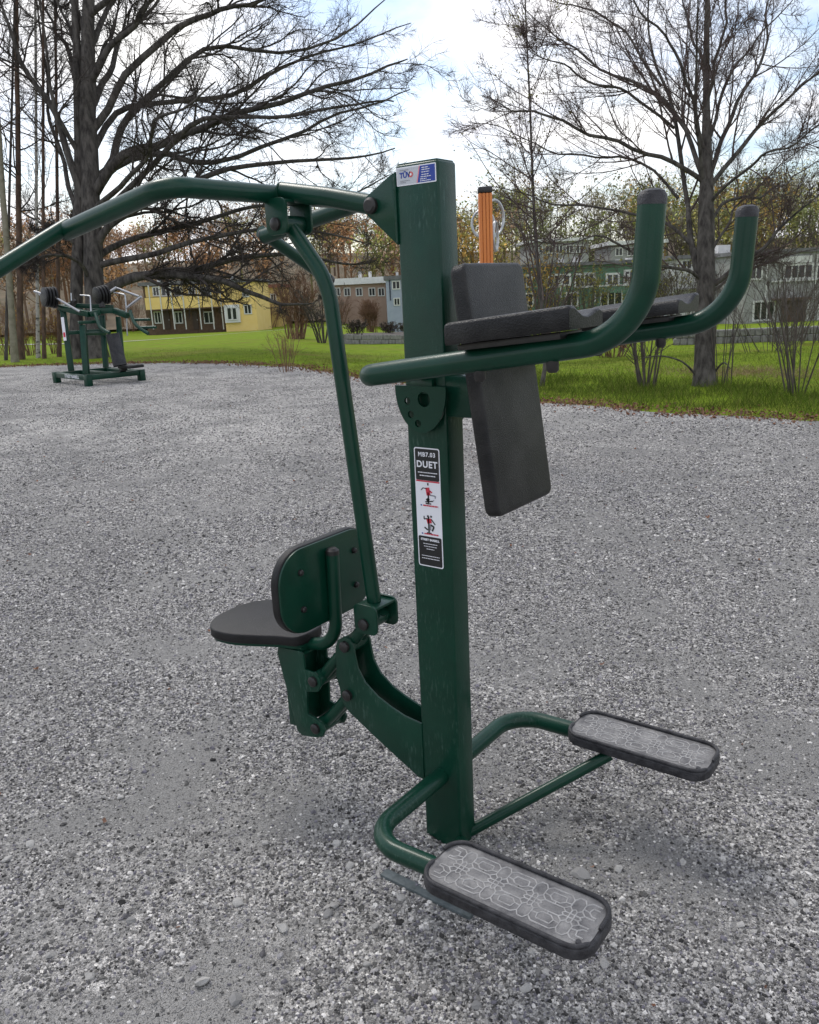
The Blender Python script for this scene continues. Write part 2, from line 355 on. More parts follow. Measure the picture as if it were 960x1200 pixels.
# perforated gusset below the arm root, in real sheet with round holes
def disc_with_holes(cx_, cz_, R, holes, y0, y1):
    me = bpy.data.meshes.new('t'); bm = bmesh.new()
    outer = [(cx_ + .70 * R * math.cos(t), cz_ + R * math.sin(t)) for t in np.linspace(math.pi * .98, math.pi * 2.02, 26)]
    def loop(pts):
        vs_ = [bm.verts.new((a, y0, b)) for a, b in pts]
        return [bm.edges.new((vs_[i], vs_[(i + 1) % len(vs_)])) for i in range(len(vs_))]
    es = loop(outer)
    for hx, hz, hr in holes: es += loop([(hx + hr * math.cos(t), hz + hr * math.sin(t)) for t in np.linspace(0, 2 * math.pi, 13)[:-1]])
    r = bmesh.ops.triangle_fill(bm, use_beauty=True, edges=es)
    fs = [g for g in r['geom'] if isinstance(g, bmesh.types.BMFace)]
    e = bmesh.ops.extrude_face_region(bm, geom=fs); bmesh.ops.translate(bm, verts=[g for g in e['geom'] if isinstance(g, bmesh.types.BMVert)], vec=(0, y1 - y0, 0))
    bmesh.ops.recalc_face_normals(bm, faces=bm.faces)
    mb = MB(); bm.verts.index_update(); mb.add([v.co[:] for v in bm.verts], [[v.index for v in f.verts] for f in bm.faces]); bm.free(); return mb
for s in (-1, 1):
    y0, y1 = (-.062, -.055) if s < 0 else (.055, .062)
    P('perforated_gusset', disc_with_holes(.002, 1.312, .108, [(-.037, 1.281, .0095), (-.0285, 1.248, .0095), (-.008, 1.2265, .0095), (.013, 1.287, .019)], y0, y1), GREEN)
    P('gusset_spacer', MB().box((-.030, min(s * .037, s * .0555), 1.30), (.034, max(s * .037, s * .0555), 1.335)), GREEN, bev=.001)
# back pad and its box bracket
P('pad_bracket', MB().box((.056, -.0355, 1.243), (.205, .0355, 1.343)), GREEN, bev=.004)
tl = math.atan2(.080, .56)
Mp = Matrix.Translation((.209, 0, 1.315)) @ Matrix.Rotation(-tl, 4, 'Y')
bp_ = MB(); V = MB().prism(rrect(-.133, .133, -.283, .283, .022, 5), 'x', -.026, .012)
v = np.array([Mp @ Vector(q) for q in V.verts()]); bp_.add(v, V.f)
P('back_pad', bp_, PADM, bev=.009, seg=3)
# foot rests
for s in (-1, 1):
    YP = .3655
    t_ = P('foot_tube', MB().tube(fillet([(.0, s * .030, .232), (.002, s * (YP + .002), .236), (.275, s * YP, .243)], .105, 14), .0242, 20), GREENW)
    P('brace_tube', MB().tube([(.045, s * .02, .032), (.345, s * (YP - .045), .226)], .0165, 16), GREEN)
    def ring(x0, x1, hw, r): return [(x, s * YP + y) for x, y in rrect(x0, x1, -hw, hw, r, 8)]
    fp = P('foot_plate', MB().prism(ring(.212, .628, .083, .052), 'z', .243, .272), RIM, bev=.006, seg=3)
    P('tread', MB().prism(ring(.221, .619, .075, .045), 'z', .268, .2735), DUSTY, fp)
    # raised rim in two lengths with a gap at opposite corners
    rr = np.array(rrect(.2175, .6225, -.0775, .0775, .0475, 8)); n = len(rr)
    per = np.concatenate([rr, rr[:1]]); seg = np.linalg.norm(np.diff(per, axis=0), axis=1); cum = np.concatenate([[0], np.cumsum(seg)])
    def arc(t0, t1, m=60):
        o = []
        for t in np.linspace(t0, t1, m):
            q = (t % 1) * cum[-1]; i = min(n - 1, int(np.searchsorted(cum, q) - 1)); i = max(0, i)
            o.append(per[i] + (per[i + 1] - per[i]) * (q - cum[i]) / max(seg[i], 1e-9))
        return o
    for t0, t1, hgt in ((-.035, .445, .278), (.485, .925, .2745)):
        path = [(x, s * YP + (y), hgt) for x, y in arc(t0, t1)]
        P('rim', MB().tube(path, [.0034] + [.0054] * 58 + [.0034], 10), RIM, fp)
    # cast star pattern
    mb = MB()
    def ridge(pts, r=.0017):
        w = [(a, s * YP + b, .2737) for a, b in pts if True]
        for a_, c_ in zip(w[:-1], w[1:]): mb.tube([a_, c_], r, 5)
    xc0 = [.284, .375, .466, .557]
    for i, xc in enumerate(xc0):
        def sym4(pts):
            for sx in (-1, 1):
                for sy in (-1, 1): ridge([(xc + sx * a, sy * b) for a, b in pts])
        sym4([(.0, .0055), (.016, .0055), (.024, .0135), (.0455, .0135)]); sym4([(.0055, .0), (.0055, .016), (.0135, .024), (.0135, .046), (.006, .058), (.0, .058)])
        sym4([(.0055, .016), (.0, .0215)]); sym4([(.016, .0055), (.0215, .0)]); sym4([(.0135, .024), (.024, .0135)])
        sym4([(.0135, .046), (.024, .056), (.0455, .056)]); sym4([(.0135, .032), (.027, .030), (.036, .021), (.0455, .021)]); sym4([(.027, .030), (.030, .044), (.0455, .044)])
        sym4([(.0455, .021), (.0455, .0135)]) if i < 3 else None
    P('tread_ridges', mb, RIDGE, fp)['kind'] = 'stuff'
    P('plate_stud', MB().tube([(.600, s * YP - .058 , .2735), (.600, s * YP - .058, .278)], .006, 12), RIM, fp)
# steel foot of the machine showing through the gravel
bpz = P('base_plate', MB().box((-.075, -.236, -.02), (.215, -.206, .010)), mat('bare_steel', (.10, .12, .125), .6, (.055, .07, .07), 40, bump=.3, bscale=90), bev=.002)
P('base_beam', MB().box((-.05, -.22, -.03), (.05, .22, -.006)), GREEN)
# ---------------- printed labels
def sticker(x0, x1, z0, z1, r, m, name='label_plate', y=-PY - .0006, parent=post, t=.0006):
    return P(name, MB().prism(rrect(x0, x1, z0, z1, r, 4), 'y', y, y + t + .0006), m, parent, smooth=False)
def TM(x, z, y): return Matrix.Translation((x, y, z)) @ Matrix.Rotation(math.pi / 2, 4, 'X')
lab = sticker(-.0415, .0365, .848, 1.162, .006, WHITE, 'instruction_label', parent=EM)
Y1 = -PY - .0010
P('black_panel', MB().prism(rrect(-.0385, .0335, 1.078, 1.159, .004, 4), 'y', Y1, Y1 + .0006), BLACKP, lab, smooth=False)
P('red_line', MB().box((-.0385, Y1, 1.074), (.0335, Y1 + .0006, 1.0775)), REDP, lab, smooth=False)
P('black_panel', MB().prism(rrect(-.0385, .0335, .851, .930, .004, 4), 'y', Y1, Y1 + .0006), BLACKP, lab, smooth=False)
Y2 = Y1 - .0004
text('lettering', 'MB7.03', .0155, TM(-.002, 1.1445, Y2), WHITE, lab, 1.15, .0004)
text('lettering', 'DUET', .0235, TM(-.0025, 1.119, Y2), WHITE, lab, 1.12, .0007)
def lines(rows, m, y=Y2, parent=None, h=.0022, seed=1):
    rng = np.random.RandomState(seed); mb = MB()
    for z, x0, x1 in rows:
        x = x0
        while x < x1:
            w = .003 + .006 * rng.rand(); w = min(w, x1 - x); mb.box((x, y - .0002, z - h / 2), (x + w, y + .0002, z + h / 2)); x += w + .0012
    P('small_print', mb, m, parent, smooth=False)['kind'] = 'stuff'
lines([(1.0985, -.031, .028), (1.0905, -.026, .022)], WHITE, parent=lab)
lines([(.983 + .0, -.024, .030)], REDP, parent=lab, seed=2) if False else None
text('lettering', 'STREET BARBELL', .0078, TM(-.002, .921, Y2), WHITE, lab, 1.0, .0003)
lines([(.910, -.024, .020), (.903, -.022, .018), (.896, -.014, .010), (.877, -.030, .026), (.870, -.030, .026)], WHITE, parent=lab, h=.0016, seed=3)
lines([(1.0125, -.019, .027)], REDP, parent=lab, h=.0036, seed=4)
lines([(.937, -.019, .026)], REDP, parent=lab, h=.0036, seed=5)
lines([(1.0125, -.027, -.023), (.937, -.027, -.023)], BLUEP, parent=lab, h=.0036, seed=6)
# the two small printed exercise figures
def fig(zc, parts, m):
    mb = MB()
    for pts, w in parts:
        for (a, b), (c, d) in zip(pts[:-1], pts[1:]):
            A = np.array([a, b]); B = np.array([c, d]); n = np.array([-(B - A)[1], (B - A)[0]]); n = n / np.linalg.norm(n) * w / 2
            q = [A + n, B + n, B - n, A - n]; mb.prism([(-.002 + x, zc + z) for x, z in q], 'y', Y2 - .0002, Y2 + .0002)
    P('printed_figure', mb, m, lab, smooth=False)['kind'] = 'stuff'
fig(1.044, [([(0, .022), (0, .028)], .004), ([(0, .004), (.0, -.024)], .004), ([(-.010, -.022), (.014, -.018)], .003), ([(-.004, -.012), (.0, -.018)], .010), ([(-.022, .008), (-.016, .014), (-.004, .013)], .0022), ([(-.009, -.026), (.008, -.026)], .003)], BLACKP)
fig(1.044, [([(-.002, .016), (.001, -.004)], .012), ([(.004, .008), (.012, .004)], .004)], REDP)
fig(1.044, [([(.004, -.003), (.022, -.004), (.021, -.010)], .003), ([(.018, -.014), (.012, -.020)], .0014)], GREYP)
fig(.966, [([(-.002, .018), (-.002, -.024)], .0045), ([(-.005, .012), (-.016, .010), (-.016, .018)], .0028), ([(.006, .012), (.018, -.002)], .0028), ([(-.004, .016), (-.004, .021)], .005), ([(.006, .016), (.006, .021)], .005),
           ([(.004, -.004), (.014, -.008), (.008, -.020)], .0045), ([(-.016, -.012), (-.006, -.018)], .004), ([(-.009, -.026), (.006, -.026)], .003)], BLACKP)
fig(.966, [([(-.002, .012), (.001, .0)], .014)], REDP)
fig(.966, [([(.003, -.002), (.002, -.018)], .005)], GREYP)
tuv = sticker(-.056, .056, 1.779, 1.8195, .002, WHITE, 'inspection_label', parent=EM)
P('grey_panel', MB().prism([(-.053, 1.7815), (.004, 1.7815), (.010, 1.817), (-.053, 1.817)], 'y', Y1, Y1 + .0006), mat('pale_print', (.50, .52, .56), .4), tuv, smooth=False)
P('blue_panel', MB().prism([(.0045, 1.7815), (.0535, 1.7815), (.0535, 1.817), (.0125, 1.817)], 'y', Y1, Y1 + .0006), BLUEP, tuv, smooth=False)
P('red_stripe', MB().prism([(.001, 1.7815), (.0042, 1.7815), (.0122, 1.817), (.0095, 1.817)], 'y', Y1 - .0002, Y1 + .0004), mat('pink_print', (.7, .25, .3), .4), tuv, smooth=False)
text('lettering', 'TÜV', .0165, TM(-.031, 1.801, Y2), BLUEP, tuv, .95, .0006)
P('red_emblem', MB().prism([(-.014 + .0065 * math.cos(t), 1.8015 + .0065 * math.sin(t)) for t in np.linspace(0, 2 * math.pi, 9)[:-1]], 'y', Y2 - .0002, Y2 + .0002), mat('red_emblem', (.6, .1, .1), .4), tuv, smooth=False)
P('emblem_hole', MB().prism([(-.014 + .003 * math.cos(t), 1.8015 + .003 * math.sin(t)) for t in np.linspace(0, 2 * math.pi, 9)[:-1]], 'y', Y2 - .0006, Y2 - .0002), WHITE, tuv, smooth=False)
lines([(1.8125, .017, .036), (1.808, .017, .040), (1.803, .016, .038), (1.7975, .016, .036), (1.793, .014, .042), (1.7885, .012, .030), (1.7845, .012, .042)], WHITE, parent=tuv, h=.0016, seed=8)
lines([(1.7895, -.045, -.018), (1.786, -.045, -.030), (1.8125, -.045, -.020)], GREYP, parent=tuv, h=.0014, seed=9)
# ================================================================== ground
GE = [(-60, 6), (-40, 7.5), (-30, 8.6), (-25, 9.1), (-21.1, 9.8), (-18.6, 11.0), (-16.9, 11.6), (-14, 11.8), (-11.8, 11.4), (-9.4, 10.4), (-7.3, 9.4), (-5.5, 8.6), (-3.9, 8.05), (-2.2, 7.85), (-.56, 7.8), (2, 7.9), (6, 8.5), (14, 9.5), (30, 11)]
ge = []
rng = np.random.RandomState(5)
for (a, b), (c, d) in zip(GE[:-1], GE[1:]):
    n = max(2, int(math.hypot(c - a, d - b) / .15))
    for i in range(n): t = i / n; ge.append((a + (c - a) * t, b + (d - b) * t))
ge = [(x, y + .10 * math.sin(x * 2.3) * math.sin(x * .71 + 1) + .07 * (rng.rand() - .5)) for x, y in ge]
gex = np.array([q[0] for q in ge]); gey = np.array([q[1] for q in ge])
def edge_y(x): return float(np.interp(x, gex, gey))
# gravel material: loose grey grit with sandy patches, damp spots
def gravel_mat():
    m = bpy.data.materials.new('gravel'); m.use_nodes = True; n = m.node_tree; b = n.nodes['Principled BSDF']; b.inputs['Roughness'].default_value = .92
    b.inputs['Specular IOR Level'].default_value = .2
    t = n.nodes.new('ShaderNodeTexCoord')
    def N(tp, sc, **k):
        q = n.nodes.new(tp); q.inputs['Scale'].default_value = sc
        for a, v in k.items():
            if a in q.inputs: q.inputs[a].default_value = v
        n.links.new(t.outputs['Object'], q.inputs['Vector']); return q
    v1 = N('ShaderNodeTexVoronoi', 95); v2 = N('ShaderNodeTexVoronoi', 210); big = N('ShaderNodeTexNoise', .9, Detail=6, Roughness=.6); fine = N('ShaderNodeTexNoise', 300, Detail=2)
    mid = N('ShaderNodeTexNoise', 22, Detail=5, Roughness=.7)
    def mixc(f, A, B, mode='MIX', fac=None):
        q = n.nodes.new('ShaderNodeMix'); q.data_type = 'RGBA'; q.blend_type = mode
        if f is None: q.inputs['Factor'].default_value = fac
        else: n.links.new(f, q.inputs['Factor'])
        for s, val in (('A', A), ('B', B)):
            if isinstance(val, tuple): q.inputs[s].default_value = (*val, 1)
            else: n.links.new(val, q.inputs[s])
        return q.outputs['Result']
    def rmp(src, p0, p1, c0=(0, 0, 0), c1=(1, 1, 1)):
        q = n.nodes.new('ShaderNodeValToRGB'); q.color_ramp.elements[0].position = p0; q.color_ramp.elements[1].position = p1
        q.color_ramp.elements[0].color = (*c0, 1); q.color_ramp.elements[1].color = (*c1, 1); n.links.new(src, q.inputs[0]); return q.outputs[0]
    bw = n.nodes.new('ShaderNodeSeparateColor'); n.links.new(v1.outputs['Color'], bw.inputs[0])
    bw2 = n.nodes.new('ShaderNodeSeparateColor'); n.links.new(v2.outputs['Color'], bw2.inputs[0])
    c1 = rmp(bw.outputs[0], 0, 1, (.06, .059, .057), (.86, .84, .805)); c2 = rmp(bw2.outputs[1], 0, 1, (.08, .08, .081), (.85, .83, .795))
    c = mixc(None, c1, c2, fac=.5)
    sand = rmp(fine.outputs['Fac'], .3, .7, (.20, .196, .188), (.30, .293, .281))
    v3 = N('ShaderNodeTexVoronoi', 44); bw3 = n.nodes.new('ShaderNodeSeparateColor'); n.links.new(v3.outputs['Color'], bw3.inputs[0])
    c = mixc(None, c, rmp(bw3.outputs[0], 0, 1, (.05, .05, .049), (.88, .86, .825)), fac=.38)
    c = mixc(None, c, rmp(mid.outputs['Fac'], .3, .7, (.55, .55, .56), (1.25, 1.24, 1.23)), 'MULTIPLY', .9)
    c = mixc(None, c, rmp(N('ShaderNodeTexNoise', 70, Detail=3, Roughness=.7).outputs['Fac'], .32, .68, (.35, .35, .355), (1.5, 1.49, 1.48)), 'MULTIPLY', .9)
    c = mixc(None, c, rmp(N('ShaderNodeTexNoise', 34, Detail=4, Roughness=.75).outputs['Fac'], .36, .60, (.42, .42, .425), (1.15, 1.15, 1.14)), 'MULTIPLY', .85)
    c = mixc(rmp(N('ShaderNodeTexNoise', 1.5, Detail=5, Roughness=.6).outputs['Fac'], .43, .52), sand, c)
    c = mixc(None, c, rmp(N('ShaderNodeTexNoise', .35, Detail=4).outputs['Fac'], .35, .65, (1.02, 1.02, 1.02), (1.32, 1.315, 1.305)), 'MULTIPLY', 1.0)
    n.links.new(c, b.inputs['Base Color'])
    bm = n.nodes.new('ShaderNodeBump'); bm.inputs['Strength'].default_value = .8; bm.inputs['Distance'].default_value = .006
    ad = n.nodes.new('ShaderNodeMath'); ad.operation = 'ADD'; n.links.new(v1.outputs['Distance'], ad.inputs[0]); n.links.new(v2.outputs['Distance'], ad.inputs[1])
    n.links.new(ad.outputs[0], bm.inputs['Height']); bm.invert = True
    b2 = n.nodes.new('ShaderNodeBump'); b2.inputs['Strength'].default_value = .8; b2.inputs['Distance'].default_value = .04; n.links.new(mid.outputs['Fac'], b2.inputs['Height'])
    n.links.new(bm.outputs[0], b2.inputs['Normal']); n.links.new(b2.outputs[0], b.inputs['Normal'])
    return m
GRAVEL = gravel_mat()
def lawn_mat():
    m = mat('lawn', (.115, .180, .012), .9, (.19, .260, .022), 3.0, 8, bump=.6, bscale=60, spec=.03)
    n = m.node_tree; b = n.nodes['Principled BSDF']; src = b.inputs['Base Color'].links[0].from_socket
    t = n.nodes.new('ShaderNodeTexCoord'); nz = n.nodes.new('ShaderNodeTexNoise'); nz.inputs['Scale'].default_value = .45; nz.inputs['Detail'].default_value = 7; nz.inputs['Roughness'].default_value = .65
    n.links.new(t.outputs['Object'], nz.inputs['Vector'])
    r = n.nodes.new('ShaderNodeValToRGB'); r.color_ramp.elements[0].position = .5; r.color_ramp.elements[1].position = .68; n.links.new(nz.outputs['Fac'], r.inputs[0])
    mx = n.nodes.new('ShaderNodeMix'); mx.data_type = 'RGBA'; n.links.new(r.outputs[0], mx.inputs['Factor']); n.links.new(src, mx.inputs['A']); mx.inputs['B'].default_value = (.17, .165, .035, 1)
    n.links.new(mx.outputs['Result'], b.inputs['Base Color']); return m
LAWN = lawn_mat()
# the terrain: one sheet out past the houses and up the wooded hill
mb = MB(); ds = list(np.arange(-14, 30, 1.0)) + list(np.arange(30, 110, 4.0)) + list(np.arange(110, 240, 10.0)) + [300, 420, 700]
ls = [-420, -220] + list(np.arange(-150, -30, 10.0)) + list(np.arange(-30, 24, 1.2)) + list(np.arange(24, 150, 10.0)) + [220, 420]
V = []
for d in ds:
    for l in ls:
        q = fl(d, l); V.append((q[0], q[1], q[2] - .012))
nl = len(ls); F = [(i * nl + j, (i + 1) * nl + j, (i + 1) * nl + j + 1, i * nl + j + 1) for i in range(len(ds) - 1) for j in range(nl - 1)]
F = [f[::-1] for f in F]
lawn = mesh_obj('lawn', mb.add(V, F), LAWN, smooth=True, ang=180); tag(lawn, kind='structure')
# gravel pitch
N_ = len(ge); V = []; rows = [1.0, .985, .95, .88, .75, .55, .3, 0]
for fr in rows:
    for x, y in ge: V.append((x, -14 + (y + 14) * fr, .0))
F = [(i * N_ + j + 1, i * N_ + j, (i + 1) * N_ + j, (i + 1) * N_ + j + 1) for i in range(len(rows) - 1) for j in range(N_ - 1)]
gravel = mesh_obj('gravel_ground', MB().add(V, F), GRAVEL, smooth=True, ang=180); tag(gravel, kind='structure')
# ------------------------------------------------------------------ scattered ground cover (uncountable)
from mathutils import noise as mnoise
def scatter(name, verts, faces, dens, dmax, kind, smin, smax, m, seed=0, tilt=.0, squash=(1, 1, 1), zoff=0.0, label=None, cat=None, flat=(.5, 1), patchy=False):
    me = bpy.data.meshes.new(name); me.from_pydata([tuple(v) for v in verts], [], faces); me.update()
    at_ = me.attributes.new('dens', 'FLOAT', 'POINT'); at_.data.foreach_set('value', np.asarray(dens, dtype=np.float32))
    o = bpy.data.objects.new(name, me); COL.objects.link(o); tag(o, label, cat, kind='stuff'); me.materials.append(m)
    g = bpy.data.node_groups.new(name, 'GeometryNodeTree'); g.interface.new_socket('Geometry', in_out='INPUT', socket_type='NodeSocketGeometry'); g.interface.new_socket('Geometry', in_out='OUTPUT', socket_type='NodeSocketGeometry')
    gi, go = g.nodes.new('NodeGroupInput'), g.nodes.new('NodeGroupOutput'); L = g.links.new
    dp = g.nodes.new('GeometryNodeDistributePointsOnFaces'); dp.inputs['Seed'].default_value = seed; L(gi.outputs[0], dp.inputs['Mesh'])
    na = g.nodes.new('GeometryNodeInputNamedAttribute'); na.data_type = 'FLOAT'; na.inputs['Name'].default_value = 'dens'
    mu = g.nodes.new('ShaderNodeMath'); mu.operation = 'MULTIPLY'; mu.inputs[1].default_value = dmax; L(na.outputs['Attribute'], mu.inputs[0]); 
    if patchy:                                            # the same noise that lays bare the sandy patches of the pitch
        po_ = g.nodes.new('GeometryNodeInputPosition'); nz_ = g.nodes.new('ShaderNodeTexNoise'); nz_.inputs['Scale'].default_value = 1.5; nz_.inputs['Detail'].default_value = 5; nz_.inputs['Roughness'].default_value = .6; L(po_.outputs[0], nz_.inputs['Vector'])
        mr_ = g.nodes.new('ShaderNodeMapRange'); mr_.inputs['From Min'].default_value = .42; mr_.inputs['From Max'].default_value = .54; mr_.inputs['To Min'].default_value = .12; L(nz_.outputs['Fac'], mr_.inputs['Value'])
        m2_ = g.nodes.new('ShaderNodeMath'); m2_.operation = 'MULTIPLY'; L(mu.outputs[0], m2_.inputs[0]); L(mr_.outputs[0], m2_.inputs[1]); L(m2_.outputs[0], dp.inputs['Density'])
    else: L(mu.outputs[0], dp.inputs['Density'])
    jn = g.nodes.new('GeometryNodeJoinGeometry')
    if kind == 'stone':
        for k in range(5):
            ic = g.nodes.new('GeometryNodeMeshIcoSphere'); ic.inputs['Radius'].default_value = 1; ic.inputs['Subdivisions'].default_value = 1 if k % 2 else 2
            po = g.nodes.new('GeometryNodeInputPosition'); va = g.nodes.new('ShaderNodeVectorMath'); va.operation = 'ADD'; va.inputs[1].default_value = (k * 7.3, k * 3.1, k * 5.7); L(po.outputs[0], va.inputs[0])
            nz = g.nodes.new('ShaderNodeTexNoise'); nz.inputs['Scale'].default_value = .9; L(va.outputs[0], nz.inputs['Vector'])
            sb = g.nodes.new('ShaderNodeVectorMath'); sb.operation = 'SUBTRACT'; sb.inputs[1].default_value = (.5, .5, .5); L(nz.outputs['Color'], sb.inputs[0])
            sc = g.nodes.new('ShaderNodeVectorMath'); sc.operation = 'SCALE'; sc.inputs['Scale'].default_value = 2.4; L(sb.outputs[0], sc.inputs[0])
            sp = g.nodes.new('GeometryNodeSetPosition'); L(ic.outputs[0], sp.inputs['Geometry']); L(sc.outputs[0], sp.inputs['Offset'])
            ti = g.nodes.new('GeometryNodeGeometryToInstance'); L(sp.outputs[0], ti.inputs[0]); L(ti.outputs[0], jn.inputs[0])
    elif kind == 'blade':
        for k in range(2):
            co = g.nodes.new('GeometryNodeMeshCone'); co.inputs['Vertices'].default_value = 3; co.inputs['Radius Bottom'].default_value = .05 + .02 * k; co.inputs['Radius Top'].default_value = 0.004; co.inputs['Depth'].default_value = 1; co.fill_type = 'NONE'
            ti = g.nodes.new('GeometryNodeGeometryToInstance'); L(co.outputs[0], ti.inputs[0]); L(ti.outputs[0], jn.inputs[0])
    else:
        gr = g.nodes.new('GeometryNodeMeshGrid'); gr.inputs['Vertices X'].default_value = 3; gr.inputs['Vertices Y'].default_value = 2; gr.inputs['Size X'].default_value = 1; gr.inputs['Size Y'].default_value = .6
        po = g.nodes.new('GeometryNodeInputPosition'); sx = g.nodes.new('ShaderNodeSeparateXYZ'); L(po.outputs[0], sx.inputs[0])
        ab = g.nodes.new('ShaderNodeMath'); ab.operation = 'ABSOLUTE'; L(sx.outputs[0], ab.inputs[0]); cb = g.nodes.new('ShaderNodeCombineXYZ'); L(ab.outputs[0], cb.inputs[2])
        sp = g.nodes.new('GeometryNodeSetPosition'); L(gr.outputs[0], sp.inputs['Geometry']); L(cb.outputs[0], sp.inputs['Offset'])
        ti = g.nodes.new('GeometryNodeGeometryToInstance'); L(sp.outputs[0], ti.inputs[0]); L(ti.outputs[0], jn.inputs[0])
    ip = g.nodes.new('GeometryNodeInstanceOnPoints'); ip.inputs['Pick Instance'].default_value = True; L(dp.outputs['Points'], ip.inputs['Points']); L(jn.outputs[0], ip.inputs['Instance'])
    rr = g.nodes.new('FunctionNodeRandomValue'); rr.data_type = 'FLOAT_VECTOR'; T = tilt
    rr.inputs[0].default_value = (-T, -T, 0); rr.inputs[1].default_value = (T, T, 6.283); rr.inputs['Seed'].default_value = seed + 1
    L(rr.outputs[0], ip.inputs['Rotation'])
    rs = g.nodes.new('FunctionNodeRandomValue'); rs.data_type = 'FLOAT'; rs.inputs[2].default_value = 0; rs.inputs[3].default_value = 1; rs.inputs['Seed'].default_value = seed + 2
    pw = g.nodes.new('ShaderNodeMath'); pw.operation = 'POWER'; pw.inputs[1].default_value = 1.8; L(rs.outputs[1], pw.inputs[0])
    mr = g.nodes.new('ShaderNodeMapRange'); mr.inputs['To Min'].default_value = smin; mr.inputs['To Max'].default_value = smax; L(pw.outputs[0], mr.inputs['Value'])
    rv = g.nodes.new('FunctionNodeRandomValue'); rv.data_type = 'FLOAT_VECTOR'; rv.inputs[0].default_value = (.75 * squash[0], .75 * squash[1], flat[0] * squash[2]); rv.inputs[1].default_value = (1.25 * squash[0], 1.25 * squash[1], flat[1] * squash[2]); rv.inputs['Seed'].default_value = seed + 3
    vs_ = g.nodes.new('ShaderNodeVectorMath'); vs_.operation = 'SCALE'; L(rv.outputs[0], vs_.inputs[0]); L(mr.outputs[0], vs_.inputs['Scale']); L(vs_.outputs[0], ip.inputs['Scale'])
    sm = g.nodes.new('GeometryNodeSetMaterial'); sm.inputs['Material'].default_value = m; L(ip.outputs[0], sm.inputs['Geometry']); L(sm.outputs[0], go.inputs[0])
    md = o.modifiers.new('scatter', 'NODES'); md.node_group = g; return o
def grid_dl(d0, d1, nd, half, nl, keep, zoff, dens, power=1.0):
    idx = {}; V, Dn, F = [], [], []
    dd = [d0 * (d1 / d0) ** (i / (nd - 1)) for i in range(nd)]
    for i, d in enumerate(dd):
        for j in range(nl):
            l = half(d) * (2 * j / (nl - 1) - 1); q = fl(d, l); idx[i, j] = len(V); V.append((q[0], q[1], q[2] + zoff)); Dn.append(dens(q[0], q[1], d))
    for i in range(nd - 1):
        for j in range(nl - 1):
            f = (idx[i, j], idx[i, j + 1], idx[i + 1, j + 1], idx[i + 1, j])
            if all(keep(V[k][0], V[k][1]) for k in f): F.append(f)
    return V, F, Dn
STONE = mat('crushed_stone', (.64, .625, .60), .9, (1.0, .975, .94), 3, spec=.2, obj_rand=[(.035, .035, .036), (.12, .119, .118), (.30, .297, .292), (.60, .594, .582), (.22, .215, .26), (.10, .10, .10), (.42, .416, .41), (.92, .91, .895)])
def gd(x, y, d):
    p = mnoise.fractal(Vector((x * 1.1, y * 1.1, 3.0)), 1.0, 2.0, 5); q = mnoise.fractal(Vector((x * 5, y * 5, 9.0)), 1.0, 2.0, 3)
    v = .80 + .5 * p + .4 * q
    return max(.10, min(1, v)) * (1 - .95 * sstep(3.0, 9.0, d))
inside = lambda x, y: y < edge_y(x) - .05
V, F, Dn = grid_dl(1.0, 9.0, 60, lambda d: .62 * d + .5, 90, inside, .0005, gd)
scatter('gravel_stones', V, F, Dn, 52000, 'stone', .0010, .0046, STONE, seed=11, tilt=.6, flat=(.45, .9), patchy=True)
V, F, Dn = grid_dl(1.0, 6.0, 40, lambda d: .62 * d + .5, 60, inside, .001, lambda x, y, d: gd(x + 5, y, d))
scatter('coarse_gravel', V, F, Dn, 1400, 'stone', .0042, .0088, STONE, seed=31, tilt=.5, flat=(.4, .8), patchy=True)
V, F, Dn = grid_dl(4.0, 20.0, 70, lambda d: .62 * d + .5, 90, inside, .001, lambda x, y, d: max(.1, min(1, .6 + .8 * mnoise.fractal(Vector((x * .9, y * .9, 2.)), 1, 2, 4))) * (1 - .75 * sstep(9, 20, d)))
scatter('loose_grit', V, F, Dn, 1300, 'stone', .0045, .0105, STONE, seed=36, tilt=.5, flat=(.4, .8))
# grit heaped round the foot of the post
V = [(0, 0, .0)]; F = []; rng = np.random.RandomState(12); K = 28
for i_, rr_ in enumerate((.06, .10, .15, .21, .28)):
    for k in range(K):
        a = 2 * math.pi * k / K; V.append((rr_ * 1.1 * math.cos(a), rr_ * math.sin(a), max(-.004, .022 - .10 * max(0, rr_ - .07) + .008 * (rng.rand() - .5)) if rr_ < .27 else -.006))
for k in range(K): F.append((0, 1 + k, 1 + (k + 1) % K))
for i_ in range(4):
    for k in range(K): a, b = 1 + i_ * K, 1 + (i_ + 1) * K; F.append((a + k, b + k, b + (k + 1) % K, a + (k + 1) % K))
o = mesh_obj('gravel_mound', MB().add(V, F), GRAVEL, gravel, smooth=True, ang=180)
scatter('mound_stones', V, F, [1.0] * len(V), 22000, 'stone', .0012, .0062, STONE, seed=37, tilt=.5, flat=(.45, .85))
